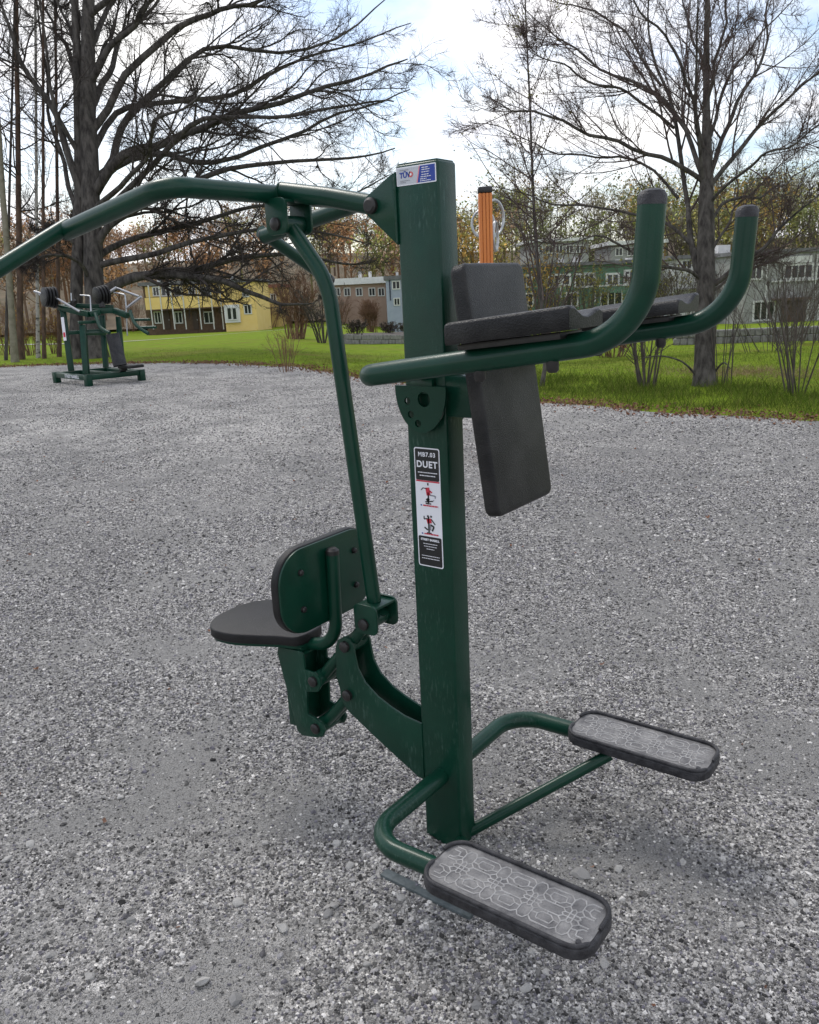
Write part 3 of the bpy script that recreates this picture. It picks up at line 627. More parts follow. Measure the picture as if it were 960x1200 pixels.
# larger loose stones, each its own piece of the pitch
rng = np.random.RandomState(21); smesh = []
STONE2 = mat('pale_stone', (.75, .74, .72), .9, (1.0, .985, .96), 60, spec=.2, bump=.5, bscale=120, obj_rand=[(.30, .297, .30), (.46, .455, .445), (.58, .572, .56), (.40, .395, .39)])
for k in range(5):
    bm = bmesh.new(); bmesh.ops.create_icosphere(bm, subdivisions=2, radius=1)
    for v in bm.verts: v.co += Vector(mnoise.noise_vector(v.co * .9 + Vector((k * 9, 2, 1)))) * .55
    for v in bm.verts: v.co.z *= .6; v.co.x *= 1.25
    me = bpy.data.meshes.new('stone'); bm.to_mesh(me); bm.free(); me.materials.append(STONE2); smesh.append(me)
def big_stone(px, py, size, rz):
    t = -CAM[2] / ray(px, py)[2]; q = CAM + ray(px, py) * t
    o = bpy.data.objects.new('stone', smesh[rng.randint(5)]); COL.objects.link(o); o.parent = gravel; o.location = (q[0], q[1], size * .22); o.scale = (size, size, size); o.rotation_euler = (rng.rand() * .5, rng.rand() * .5, rz)
for px, py, sz in [(681, 1026, .019), (36, 990, .013), (8, 1008, .013), (279, 1058, .014), (236, 1152, .016), (410, 1016, .013), (277, 1172, .014), (106, 1145, .012), (332, 1088, .014), (392, 1062, .012), (395, 990, .011), (312, 988, .011),
                   (725, 1020, .012), (708, 1131, .011), (616, 1160, .011), (868, 1085, .010), (470, 1053, .012), (384, 1072, .012), (640, 1140, .010), (560, 1180, .011), (800, 1012, .010), (155, 1080, .011), (60, 1120, .010), (430, 1130, .010), (880, 1150, .010), (930, 1060, .010), (142, 935, .011)]:
    big_stone(px, py, sz, rng.rand() * 6.28)
# grass and the brown litter along the pitch edge
GRASS = mat('grass_blade', (.075, .11, .02), .85, spec=.05, obj_rand=[(.085, .13, .016), (.125, .18, .025), (.16, .215, .037), (.22, .22, .065), (.10, .15, .019)])
outside = lambda x, y: y > edge_y(x) + .06
def gdens(x, y, d):
    p = mnoise.fractal(Vector((x * .8, y * .8, 1.0)), 1.0, 2.0, 4)
    return max(.1, min(1, .65 + .8 * p)) * (1 - .9 * sstep(12, 26, d)) * (.35 + .65 * sstep(.0, .5, y - edge_y(x)))
V, F, Dn = grid_dl(7.5, 27, 90, lambda d: .62 * d + 1, 120, outside, -.015, gdens)
scatter('short_grass', V, F, Dn, 1300, 'blade', .02, .075, GRASS, seed=41, tilt=.8, flat=(.9, 1.5), squash=(.65, .65, 1))
def tdens(x, y, d):
    p = mnoise.fractal(Vector((x * 1.3, y * 1.3, 5.0)), 1.0, 2.0, 4); s = y - edge_y(x); _, l = dl(x, y)
    return max(0, min(1, .45 + .9 * p)) * sstep(.15, .6, s) * (1 - sstep(2.2, 3.2, s)) * (.15 + .85 * sstep(-1.2, 1.2, l))
V, F, Dn = grid_dl(7.5, 17, 70, lambda d: .62 * d + 1, 120, outside, -.015, tdens)
TUFT = mat('shaded_long_grass', (.05, .075, .014), .85, spec=.05, obj_rand=[(.038, .070, .009), (.072, .120, .014), (.10, .155, .020), (.16, .155, .045), (.05, .092, .011)])  # longer blades, greens darkened to carry the trees' shade along this strip
scatter('shaded_long_grass', V, F, Dn, 1900, 'blade', .045, .17, TUFT, seed=51, tilt=.75, flat=(.9, 1.4), squash=(.38, .38, 1))
LITTER = mat('leaf_litter', (.16, .09, .055), .9, spec=.15, obj_rand=[(.16, .075, .045), (.24, .12, .075), (.29, .17, .11), (.18, .11, .08), (.12, .06, .04)])
def ldens(x, y, d):
    s = y - edge_y(x); return math.exp(-((s - .10) / .27) ** 2) * max(.15, min(1, .7 + mnoise.fractal(Vector((x * 2, y * 2, 8.)), 1, 2, 3)))
V, F, Dn = grid_dl(7.0, 24, 130, lambda d: .62 * d + 1, 160, lambda x, y: abs(y - edge_y(x)) < 1.1, .004, ldens)
scatter('leaf_litter', V, F, Dn, 1000, 'leaf', .014, .05, LITTER, seed=61, tilt=.6, flat=(.5, 1.2))
V, F, Dn = grid_dl(1.2, 14, 40, lambda d: .62 * d + .5, 50, inside, .008, lambda x, y, d: 1.0)
scatter('stray_leaves', V, F, Dn, 3.5, 'leaf', .008, .028, LITTER, seed=66, tilt=.5, flat=(.3, .9))
# straw-coloured mown patch below the right-hand tree
STRAW = mat('dry_straw', (.30, .22, .10), .9, spec=.15, obj_rand=[(.22, .16, .08), (.30, .23, .12), (.36, .28, .16)])
pc = onground(868, 437)
V, F, Dn = grid_dl(9, 16, 60, lambda d: .62 * d + 1, 100, outside, .0, lambda x, y, d: math.exp(-(((x - pc[0]) / 1.2) ** 2 + ((y - pc[1]) / .55) ** 2)) * max(0, .7 + mnoise.fractal(Vector((x * 2, y * 2, 4.)), 1, 2, 3)))
scatter('dry_grass', V, F, Dn, 1500, 'blade', .04, .12, STRAW, seed=71, tilt=1.3, flat=(.9, 1.4), squash=(.7, .7, 1))
# ================================================================== trees
BARK = mat('oak_bark', (.032, .029, .027), .9, (.11, .10, .09), 9, 8, bump=.9, bscale=14, spec=.15, stretch=(1, 1, .25), bdetail=8)
TWIG = mat('twig_bark', (.045, .039, .036), .9, (.075, .064, .058), 6, spec=.1)
BARK2 = mat('ash_bark', (.036, .032, .029), .9, (.12, .11, .097), 14, 8, bump=.9, bscale=22, spec=.15, stretch=(1, 1, .3), bdetail=8)
TWIG2 = mat('brown_twig', (.075, .056, .052), .9, (.12, .093, .085), 6, spec=.1)
PINE = mat('pine_bark', (.06, .044, .036), .9, (.14, .092, .065), 8, 8, bump=.8, bscale=16, spec=.1, stretch=(1, 1, .3))
BIRCH = mat('birch_bark', (.05, .048, .045), .8, (.42, .40, .36), 5, 6, spec=.2, stretch=(1, 1, 2.2), ramp=(.36, .46))
PALEB = mat('pale_green_bark', (.16, .15, .105), .85, (.24, .22, .165), 6, 6, spec=.15)
REDTW = mat('reddish_twig', (.15, .085, .058), .9, (.23, .14, .095), 5, spec=.1)
GREYTW = mat('grey_stem', (.07, .06, .053), .9, (.12, .10, .088), 6, spec=.1)
BUD = mat('young_leaf', (.16, .17, .03), .7, (.26, .22, .05), 2, spec=.2)
GOLDL = mat('golden_leaf', (.40, .21, .04), .7, (.30, .24, .05), 2, spec=.2)
def fast_mesh(name, V, Q, m, parent, tri=False, smooth=True, cols=None):
    me = bpy.data.meshes.new(name); n = len(V); k = Q.shape[1]
    o0 = np.array(parent.get('_o', (0, 0, 0))) if parent is not None else np.zeros(3)
    me.vertices.add(n); me.vertices.foreach_set('co', (np.asarray(V) - o0).astype(np.float32).ravel())
    me.loops.add(Q.size); me.loops.foreach_set('vertex_index', Q.astype(np.int32).ravel())
    me.polygons.add(len(Q)); me.polygons.foreach_set('loop_start', (np.arange(len(Q)) * k).astype(np.int32))
    if cols is not None:
        a = me.attributes.new('tint', 'FLOAT_COLOR', 'POINT'); a.data.foreach_set('color', np.concatenate([cols, np.ones((n, 1))], 1).astype(np.float32).ravel())
    me.update(calc_edges=True); me.validate()
    if smooth: me.shade_smooth()
    me.materials.append(m); o = bpy.data.objects.new(name, me); COL.objects.link(o)
    if parent is not None: o.parent = parent; o['_o'] = [float(q) for q in o0]
    return o
def tubes(P, R, k):
    M, n, _ = P.shape; T = np.gradient(P, axis=1); T /= np.linalg.norm(T, axis=2, keepdims=True) + 1e-9
    ref = np.where(np.abs(T[:, :1, 2:3]) < .8, np.array([0, 0, 1.]), np.array([1., 0, 0])); ref = np.broadcast_to(ref, T.shape)
    U = np.cross(T, ref); U /= np.linalg.norm(U, axis=2, keepdims=True) + 1e-9; W = np.cross(T, U)
    th = np.arange(k) * 2 * np.pi / k
    V = P[:, :, None, :] + R[:, :, None, None] * (np.cos(th)[None, None, :, None] * U[:, :, None, :] + np.sin(th)[None, None, :, None] * W[:, :, None, :])
    i = np.arange(M)[:, None, None] * n * k; a = np.arange(n - 1)[None, :, None] * k; j = np.arange(k)[None, None, :]; j2 = (j + 1) % k
    Q = np.stack(np.broadcast_arrays(i + a + j, i + a + j2, i + a + k + j2, i + a + k + j), -1).reshape(-1, 4)
    return V.reshape(-1, 3), Q
def resample(pts, n):
    pts = np.asarray(pts, float); m = len(pts)
    tt = np.linspace(0, m - 1, n); out = []
    for t in tt:
        i = min(int(t), m - 2); f = t - i; p0 = pts[max(i - 1, 0)]; p1 = pts[i]; p2 = pts[i + 1]; p3 = pts[min(i + 2, m - 1)]
        out.append(.5 * (2 * p1 + (p2 - p0) * f + (2 * p0 - 5 * p1 + 4 * p2 - p3) * f * f + (3 * p1 - p0 - 3 * p2 + p3) * f ** 3))
    return np.array(out)
def sprout(P, R, per, t0, t1, ang, dang, ratio, n, trop, wob, rmul, rmin, rng, lenabs=None):
    M, N, _ = P.shape; L = np.linalg.norm(np.diff(P, axis=1), axis=2).sum(1)
    pi = np.repeat(np.arange(M), per); t = t0 + (t1 - t0) * rng.rand(M * per); f = t * (N - 1); i = np.minimum(f.astype(int), N - 2); fr = (f - i)[:, None]
    base = P[pi, i] * (1 - fr) + P[pi, i + 1] * fr; T = P[pi, i + 1] - P[pi, i]; T /= np.linalg.norm(T, axis=1, keepdims=True) + 1e-9
    rb = R[pi, i] * (1 - fr[:, 0]) + R[pi, i + 1] * fr[:, 0]
    q = rng.randn(len(pi), 3); q -= T * (q * T).sum(1, keepdims=True); q /= np.linalg.norm(q, axis=1, keepdims=True) + 1e-9
    a = np.radians(ang + dang * rng.randn(len(pi)))[:, None]; D = T * np.cos(a) + q * np.sin(a)
    Lc = L[pi] * ratio * (1.15 - .75 * t) * (.6 + .8 * rng.rand(len(pi)))
    if lenabs: Lc = np.clip(Lc, *lenabs)
    st = (Lc / (n - 1))[:, None]; out = [base]; p = base; tr = np.asarray(trop, float)
    for s in range(n - 1):
        D = D + wob * rng.randn(len(pi), 3) + tr / (n - 1); D /= np.linalg.norm(D, axis=1, keepdims=True) + 1e-9; p = p + D * st; out.append(p)
    P2 = np.stack(out, 1); r0 = np.maximum(rb * rmul, rmin); R2 = r0[:, None] * np.linspace(1, .35, n)[None, :]; R2 = np.maximum(R2, rmin * .5)
    return P2, R2
def build_tree(root, trunk, limbs, levels, m_trunk, m_twig, rng, tname='trunk', lname='limbs', keep_tips=None, ksides=(14, 9)):
    """trunk, limbs: lists of (points Nx3, r0, r1); levels: list of dicts for sprout"""
    tP = np.stack([resample(p, 22) for p, _, _ in trunk]); tR = np.stack([np.interp(np.linspace(0, 1, 22), np.linspace(0, 1, len(a)), a) if isinstance(a, (list, tuple)) else np.linspace(a, b, 22) for _, a, b in trunk])
    tR[:, 0] *= 1.35; tR[:, 1] *= 1.1
    tP = tP + rng.randn(*tP.shape) * tR[:, :, None] * .06
    V, Q = tubes(tP, tR, ksides[0]); fast_mesh(tname, V, Q, m_trunk, root)
    srcP, srcR = tP, tR
    if limbs:
        lP = np.stack([resample(p, 20) for p, _, _ in limbs]); lR = np.stack([np.linspace(a, b, 20) ** 1.0 for _, a, b in limbs])
        tt = np.linspace(0, 1, 20)[None, :, None]; w = 0
        for fq in (3, 6, 11): w = w + np.sin(fq * math.pi * tt + 6.28 * rng.rand(lP.shape[0], 1, 3)) * rng.randn(lP.shape[0], 1, 3) / fq
        LL = np.linalg.norm(np.diff(lP, axis=1), axis=2).sum(1)[:, None, None]; w = w - w[:, :1]; lP = lP + w * np.minimum(tt * 4, 1) * LL * .035
        V, Q = tubes(lP, lR, ksides[1]); fast_mesh(lname, V, Q, m_trunk, root); srcP, srcR = lP, lR
    allV, allQ, off = [], [], 0; tips = None
    P, R = srcP, srcR
    for lv in levels:
        src = (P, R) if not lv.get('from_trunk') else (tP, tR)
        kk = {a: b for a, b in lv.items() if a not in ('k', 'from_trunk')}
        P, R = sprout(src[0], src[1], rng=rng, **kk); V, Q = tubes(P, R, lv.get('k', 3) if 'k' in lv else 3); allV.append(V); allQ.append(Q + off); off += len(V)
    o = fast_mesh('branches', np.concatenate(allV), np.concatenate(allQ), m_twig, root); o['kind'] = 'stuff'
    return P
def sp(per, t0, t1, ang, dang, ratio, n, trop, wob, rmul, rmin, **k): return dict(per=per, t0=t0, t1=t1, ang=ang, dang=dang, ratio=ratio, n=n, trop=trop, wob=wob, rmul=rmul, rmin=rmin, **k)
def pxpath(pts, depth, dof=(0, 0)):
    n = len(pts); return np.array([at(x, y, depth + dof[0] + (dof[1] - dof[0]) * i / (n - 1)) for i, (x, y) in enumerate(pts)])
def leaves(name, tipsP, count, size, m, root, rng, spread=.03):
    P = tipsP.reshape(-1, 3); idx = rng.randint(0, len(P), count); c = P[idx] + rng.randn(count, 3) * spread
    a = rng.randn(count, 3); a /= np.linalg.norm(a, axis=1, keepdims=True); b = np.cross(a, rng.randn(count, 3)); b /= np.linalg.norm(b, axis=1, keepdims=True)
    s = (size * (.6 + .8 * rng.rand(count)))[:, None]
    V = np.stack([c - a * s, c + b * s * .5, c + a * s, c - b * s * .5], 1).reshape(-1, 3); Q = np.arange(count * 4).reshape(-1, 4)
    o = fast_mesh(name, V, Q, m, root, smooth=False); o['kind'] = 'stuff'; return o
# ---- the big oak behind the weight machine
rng = np.random.RandomState(101)
DO = 24.6; MPX = DO / FPX
base = onground(111, 419); root = thing('oak_tree', 'big bare oak with dark trunk and long drooping limbs behind the weight machine', 'tree', base)
Dn = float((base - CAM) @ FW)
def opath(p, d0=0, d1=0): return pxpath(p, Dn, (d0, d1))
trunk = [(np.vstack([base - [0, 0, .2], opath([(111, 350), (108, 280), (105, 200), (103, 100), (104, 0), (106, -120), (104, -230)])]), [.30, .28, .27, .26, .22, .17, .13, .10], 0)]
L_ = [
 ([(108, 215), (125, 188), (136, 150), (162, 118), (205, 90), (262, 62), (332, 48), (405, 28), (450, -5)], 5.5, 0, 2),
 ([(110, 228), (140, 184), (190, 160), (242, 140), (300, 126), (372, 104), (440, 80), (484, 55)], 6.0, 0, -3),
 ([(108, 242), (130, 198), (180, 174), (232, 184), (300, 168), (372, 148), (430, 120), (478, 100)], 5.0, 0, 3),
 ([(112, 292), (126, 262), (182, 228), (252, 205), (332, 190), (402, 184), (462, 168)], 5.0, 0, -2),
 ([(114, 302), (140, 280), (200, 262), (262, 250), (332, 240), (402, 224), (452, 200)], 4.2, 0, 2.5),
 ([(114, 312), (150, 300), (222, 276), (292, 268), (362, 270), (424, 282)], 4.0, 0, -2),
 ([(117, 346), (150, 326), (202, 318), (258, 328), (302, 346), (342, 353), (378, 352)], 6.5, 0, -1),
 ([(117, 342), (162, 322), (222, 312), (282, 302), (342, 298), (402, 308), (440, 300)], 5.5, 0, 2),
 ([(104, 60), (122, 18), (142, -32), (160, -80)], 4, 0, 2), ([(103, 100), (126, 58), (162, 18), (204, -22), (260, -60)], 4.5, 0, -2),
 ([(102, 40), (86, 0), (70, -52), (52, -90)], 4, 0, 1), ([(104, 132), (130, 90), (150, 40), (192, -2), (250, -40)], 4.5, 0, 3),
 ([(109, 152), (150, 100), (222, 42), (282, 10), (342, -22), (400, -50)], 4.8, 0, -1),
 ([(97, 232), (70, 162), (40, 102), (18, 50), (0, 8), (-30, -40)], 4.6, 0, -1), ([(101, 122), (82, 62), (60, 20), (30, -32)], 3.6, 0, 3),
 ([(108, 180), (140, 130), (200, 110), (270, 100), (350, 70), (420, 50), (470, 20)], 4.0, 0, 4),
 ([(110, 260), (160, 215), (230, 160), (310, 140), (390, 130), (450, 140)], 3.8, 0, -4),
 ([(106, 300), (80, 270), (50, 262), (10, 240)], 3.0, 0, 3), ([(106, 330), (85, 300), (50, 300), (20, 310)], 2.6, 0, -3),
 ([(110, 250), (125, 225), (150, 190), (170, 150), (200, 130), (240, 90)], 3.5, 0, -7), ([(104, 20), (150, -20), (240, -50), (330, -60)], 4, 0, -3)]
limbs = [(opath(p, a, b), r * MPX, .6 * MPX) for p, r, a, b in L_]
tP = build_tree(root, trunk, limbs, [sp(12, .2, 1, 38, 12, .32, 10, (0, 0, .12), .15, .48, .011, k=5), sp(11, .12, 1, 42, 14, .46, 6, (0, 0, .12), .18, .55, .007, k=3), sp(12, .1, 1, 45, 15, .55, 4, (0, 0, .10), .2, .6, .0046, lenabs=(.2, 1.0))], BARK, TWIG, rng)
# second stem close by
b2 = onground(88, 420); root = thing('oak_tree', 'slimmer dark oak stem standing close beside the big oak', 'tree', b2); D2 = float((b2 - CAM) @ FW)
trunk = [(np.vstack([b2 - [0, 0, .2], pxpath([(90, 330), (92, 270), (93, 200), (91, 100), (88, 10), (84, -120)], D2)]), .19, .09)]
limbs = [(pxpath(p, D2, (0, d)), r * MPX, .6 * MPX) for p, r, d in [([(92, 250), (75, 200), (60, 130), (50, 50), (40, -20)], 3.2, 2), ([(92, 180), (70, 130), (55, 60), (50, -20)], 3, -2), ([(92, 150), (110, 100), (130, 40), (150, -20)], 3, 3), ([(90, 80), (75, 30), (60, -30)], 3, 1), ([(92, 290), (70, 270), (40, 268)], 2.2, -1)]]
build_tree(root, trunk, limbs, [sp(11, .2, 1, 40, 12, .34, 7, (0, 0, .15), .12, .5, .012, k=4), sp(9, .1, 1, 42, 14, .42, 5, (0, 0, .1), .14, .55, .0075), sp(6, .1, 1, 45, 15, .5, 4, (0, 0, .1), .16, .6, .0055, lenabs=(.15, .8))], BARK, TWIG, rng)
# ---- the bare tree right of the elbow rests
rng = np.random.RandomState(202)
base = onground(826, 451); DR = float((base - CAM) @ FW); MR = DR / FPX
root = thing('bare_tree', 'bare spreading tree with grey trunk and upswept boughs on the grass behind the elbow rests', 'tree', base)
def rp(p, a=0, b=0): return pxpath(p, DR, (a, b))
trunk = [(np.vstack([base - [0, 0, .15], rp([(826, 400), (827, 330), (828, 270), (828, 210), (828, 120), (829, 0), (832, -120)])]), [.155, .14, .13, .12, .095, .05, .035, .022], 0)]
R_ = [([(820, 330), (804, 262), (795, 232), (791, 150), (776, 100), (762, 50), (752, -10), (745, -70)], 6.0, 0, 1),
 ([(823, 212), (786, 184), (732, 168), (684, 152), (640, 132), (600, 120), (560, 108)], 4.6, 0, -1.5),
 ([(824, 208), (798, 150), (762, 122), (718, 92), (680, 62), (640, 40), (602, 12)], 4.8, 0, 1.5),
 ([(832, 206), (850, 160), (870, 108), (892, 58), (905, -5), (915, -60)], 5.0, 0, 1), ([(834, 216), (866, 174), (902, 140), (934, 108), (966, 74), (1000, 40)], 4.6, 0, -1),
 ([(830, 262), (862, 236), (900, 222), (940, 205), (985, 190)], 3.6, 0, 2), ([(831, 338), (852, 320), (878, 300), (912, 268), (942, 240), (980, 205)], 5.4, 0, -1),
 ([(822, 328), (800, 312), (770, 302), (738, 290), (700, 276), (660, 280), (620, 272)], 3.6, 0, -1.5), ([(822, 302), (790, 270), (752, 252), (704, 244), (652, 240), (602, 222), (560, 215)], 3.8, 0, 1),
 ([(828, 122), (845, 62), (852, 0), (858, -60)], 3.6, 0, -1), ([(828, 102), (810, 50), (800, 0), (790, -60)], 3.4, 0, 1), ([(827, 180), (805, 110), (780, 50), (740, 0), (700, -40)], 3.6, 0, -1.5),
 ([(829, 170), (860, 90), (900, 30), (950, -20)], 3.6, 0, 1.5), ([(795, 232), (760, 200), (710, 190), (650, 178), (600, 160), (555, 150)], 3.0, .5, 2), ([(790, 150), (740, 110), (690, 90), (650, 70), (620, 60)], 3.0, .5, -1),
 ([(775, 100), (740, 50), (700, 20), (660, 0), (620, -20)], 2.8, .5, 2), ([(832, 300), (850, 270), (870, 240), (910, 200), (960, 160)], 3.0, 0, 1), ([(831, 345), (870, 320), (920, 300), (970, 290)], 3.2, 0, 1), ([(825, 215), (815, 150), (820, 80), (815, 10), (810, -50)], 3.5, 0, -2), ([(830, 240), (880, 190), (930, 170), (990, 120)], 3.2, 0, -2.5)]
limbs = [(rp(p, a, b), r * MR * .64, .4 * MR) for p, r, a, b in R_]
build_tree(root, trunk, limbs, [sp(13, .15, 1, 34, 9, .38, 8, (0, 0, .35), .08, .5, .0062, k=4), sp(10, .12, 1, 38, 12, .45, 5, (0, 0, .28), .11, .55, .0036, k=3), sp(9, .1, 1, 42, 14, .5, 4, (0, 0, .15), .14, .6, .0027, lenabs=(.1, .5))], BARK2, TWIG2, rng)
tk = MB()
for p in ([(816, 440), (800, 424), (775, 417), (752, 420)], [(836, 438), (848, 425), (856, 432)]): tk.tube(resample(rp(p, 0, -.3), 10), np.linspace(.018, .006, 10), 6)
mesh_obj('root_sucker', tk, BARK2, root)
# ---- slim sapling with opening buds between post and handle
rng = np.random.RandomState(303)
base = onground(634, 452); DS = float((base - CAM) @ FW)
root = thing('budding_sapling', 'slim young tree with opening yellow-green buds behind the back pad', 'tree', base)
trunk = [(np.vstack([base - [0, 0, .1], pxpath([(640, 415), (634, 350), (628, 280), (624, 200), (621, 120), (617, 40), (615, -30)], DS)]), .036, .008)]
P = build_tree(root, trunk, [], [sp(46, .12, .98, 42, 12, .30, 8, (0, 0, .35), .07, .5, .004, k=4), sp(7, .15, 1, 38, 12, .4, 5, (0, 0, .2), .1, .6, .003, k=3), sp(3, .2, 1, 40, 14, .5, 4, (0, 0, .1), .12, .6, .0024, lenabs=(.05, .35))], BARK2, TWIG2, rng, ksides=(9, 6))
leaves('leaf_buds', P[:, -2:], 1500, .020, BUD, root, rng, .02)
# ---- slender trunks of the grove left of the machine
rng = np.random.RandomState(404)
def slender(name, label, px, py, toppx, r0, m, mt, sides, per=22, group=None, dmul=1.0, ratio=.16):
    b = onground(px, py); D = float((b - CAM) @ FW); rt = thing(name, label, 'tree', b, group)
    tr = [(np.vstack([b - [0, 0, .15], pxpath([(px + (toppx - px) * t, py - (py + 260) * t) for t in (.2, .4, .6, .8, 1)], D)]), r0, r0 * .45)]
    build_tree(rt, tr, [], [sp(per, .25, 1, 60, 15, ratio, 8, (0, 0, .3), .12, .30, .010, k=4), sp(8, .15, 1, 42, 14, .4, 5, (0, 0, .15), .13, .55, .006), sp(5, .1, 1, 42, 14, .5, 4, (0, 0, .1), .15, .6, .0045, lenabs=(.1, .7))], m, mt, rng, ksides=(10, 6))
slender('pale_trunk_tree', 'pale olive-barked leaning trunk beneath the pull handle', 17, 424, -30, .095, PALEB, TWIG2, 8)
slender('pine_tree', 'reddish brown pine trunk right beside the pale leaning trunk', 24, 421, 16, .095, PINE, TWIG, 8, 26)
slender('birch_tree', 'thin white and black birch between two reddish pines', 44, 419, 40, .055, BIRCH, TWIG2, 8, 26)
slender('pine_tree', 'thin reddish pine close to the birch by the weight machine', 51, 420, 50, .055, PINE, TWIG, 8)
slender('pine_tree', 'thin reddish pine rising behind the round weights of the weight machine', 69, 418, 62, .06, PINE, TWIG, 8)
slender('dark_sapling', 'dark slim sapling at the pale trunk of the grove', 6, 422, 24, .045, BARK, TWIG, 6, 24)
# ---- shrubs
def shrub(name, label, px, py, h, w, nst, m, mt, seed, rr=.012, per=9, per2=6, trop=.2, leafm=None, nleaf=0, lsz=.03, n3=0, ratio=.4):
    rng = np.random.RandomState(seed); b = onground(px, py); rt = thing(name, label, 'shrub', b)
    st = []
    for i in range(nst):
        a = rng.rand() * 6.28; s = (.25 + .75 * rng.rand()) * w; top = b + np.array([math.cos(a) * s, math.sin(a) * s, h * (.7 + .4 * rng.rand())]); foot = b + np.array([math.cos(a), math.sin(a), 0]) * w * .42 * rng.rand() - [0, 0, .06]
        mid = foot * .5 + top * .5 + np.array([0, 0, h * .08]); st.append((np.array([foot, mid, top]), rr * (.7 + .6 * rng.rand()), rr * .35))
    tP = np.stack([resample(p, 10) for p, _, _ in st]); tR = np.stack([np.linspace(a, c, 10) for _, a, c in st])
    V, Q = tubes(tP, tR, 6); o = fast_mesh('stems', V, Q, m, rt); o['kind'] = 'stuff'
    P, R = sprout(tP, tR, per, .25, 1, 32, 12, ratio, 6, (0, 0, trop), .1, .55, rr * .35, rng); V1, Q1 = tubes(P, R, 3)
    P2, R2 = sprout(P, R, per2, .1, 1, 36, 14, .5, 3, (0, 0, trop * .6), .12, .6, rr * .28, rng); V2, Q2 = tubes(P2, R2, 3)
    o = fast_mesh('twigs', np.concatenate([V1, V2]), np.concatenate([Q1, Q2 + len(V1)]), mt, rt); o['kind'] = 'stuff'
    if leafm: leaves('leaves', P2, nleaf, lsz, leafm, rt, rng)
    return rt
shrub('bare_shrub', 'reddish brown bare shrub on the lawn beside the link rod', 347, 397, 2.5, 1.2, 26, REDTW, REDTW, 1, .03, 10, 9)
shrub('bare_shrub', 'rounded dense brown shrub in front of the pale blue house', 436, 389, 2.3, 1.15, 34, REDTW, REDTW, 2, .03, 11, 10)
shrub('bare_shrub', 'low sparse brown shrub at the lawn edge beside the link rod', 336, 436, .9, .55, 12, REDTW, REDTW, 3, .007, 7, 5, leafm=GOLDL, nleaf=160, lsz=.012)
shrub('bare_shrub', 'clump of upright grey stems left of the spreading bare tree', 757, 452, 1.05, .40, 11, GREYTW, GREYTW, 4, .016, 6, 4)
shrub('bare_shrub', 'thin wand-like stems growing right of the spreading bare tree', 845, 450, 1.6, .42, 9, GREYTW, GREYTW, 5, .008, 4, 3)
shrub('bare_shrub', 'fan of dark leaning stems on the grass by the grey house', 938, 459, 1.45, .85, 13, GREYTW, GREYTW, 6, .011, 4, 3)
shrub('bare_shrub', 'tangled grey shrub in front of the grey house windows', 905, 412, 1.4, 1.5, 20, GREYTW, GREYTW, 8, .008, 8, 6)
shrub('berry_shrub', 'small shrub with red-brown leaves under the elbow pads', 718, 418, .75, .8, 24, REDTW, REDTW, 7, .012, 8, 6, leafm=mat('rust_leaf', (.20, .075, .045), .8, (.28, .13, .08), 2), nleaf=1800, lsz=.030)
shrub('bare_shrub', 'small dark shrub behind the link rod on the lawn', 380, 402, 1.9, 1.0, 9, GREYTW, GREYTW, 9, .030, 9, 7)
shrub('evergreen_bush', 'small dark evergreen bush at the yellow house entrance', 269, 386, 2.3, .7, 16, GREYTW, GREYTW, 10, .04, 9, 9, leafm=mat('evergreen_leaf', (.018, .035, .012), .8, (.03, .05, .018), 2), nleaf=5000, lsz=.10)
for i, (px, py, h, w, lab) in enumerate([(205, 388, 2.2, 2.0, 'leafless hedge shrub under the yellow row house balcony'), (240, 388, 2.0, 1.6, 'leafless brown shrub beside the evergreen bush at the yellow houses'), (318, 384, 2.6, 2.2, 'tall brown shrub at the end of the yellow houses'),
        (180, 389, 1.6, 1.4, 'low brown shrub at the far end of the yellow row'), (398, 381, 2.6, 2.4, 'broad brown shrub between the lawn and the white roofed house'),
        (222, 388, 1.8, 1.8, 'low brown shrub in front of the yellow row house doors'), (290, 386, 1.9, 1.6, 'low brown shrub under the gable windows of the yellow block'), (156, 388, 3.6, 2.4, 'tall brown shrub where the yellow row meets the oak')]):
    shrub('garden_shrub', lab, px, py, h, w, 22, REDTW, REDTW, 20 + i, .03, 9, 6)
for i, (px, py, h, w, lab) in enumerate([(36, 416, 1.5, .9, 'brown brush growing between the pines'), (62, 414, 1.3, .8, 'brown brush right of the birch trunk'), (10, 416, 1.6, .9, 'tall brown brush at the foot of the pale trunk')]):
    shrub('undergrowth_shrub', lab, px, py, h, w, 22, REDTW, REDTW, 30 + i, .012, 9, 8, leafm=GOLDL, nleaf=500, lsz=.03)
shrub('golden_shrub', 'tall shrub with golden yellow young leaves beyond the back pad', 628, 396, 3.6, 1.6, 20, GREYTW, GREYTW, 41, .02, 9, 7, leafm=GOLDL, nleaf=1500, lsz=.06)
shrub('leafing_shrub', 'slim tall shrub with fresh yellow-green leaves before the middle of the green house', 690, 393, 3.0, 1.3, 16, GREYTW, GREYTW, 43, .018, 9, 7, leafm=BUD, nleaf=1100, lsz=.05)
shrub('leafing_shrub', 'broad shrub with fresh leaves between the green house and the white house', 768, 396, 2.6, 1.5, 18, GREYTW, GREYTW, 44, .018, 9, 7, leafm=BUD, nleaf=1000, lsz=.05)
shrub('garden_shrub', 'bare grey shrub in front of the white house balcony', 800, 398, 2.6, 1.5, 20, GREYTW, GREYTW, 45, .016, 9, 7)
shrub('garden_shrub', 'bare tangled shrub before the grey house doors', 930, 402, 2.4, 1.5, 20, GREYTW, GREYTW, 46, .014, 9, 7)
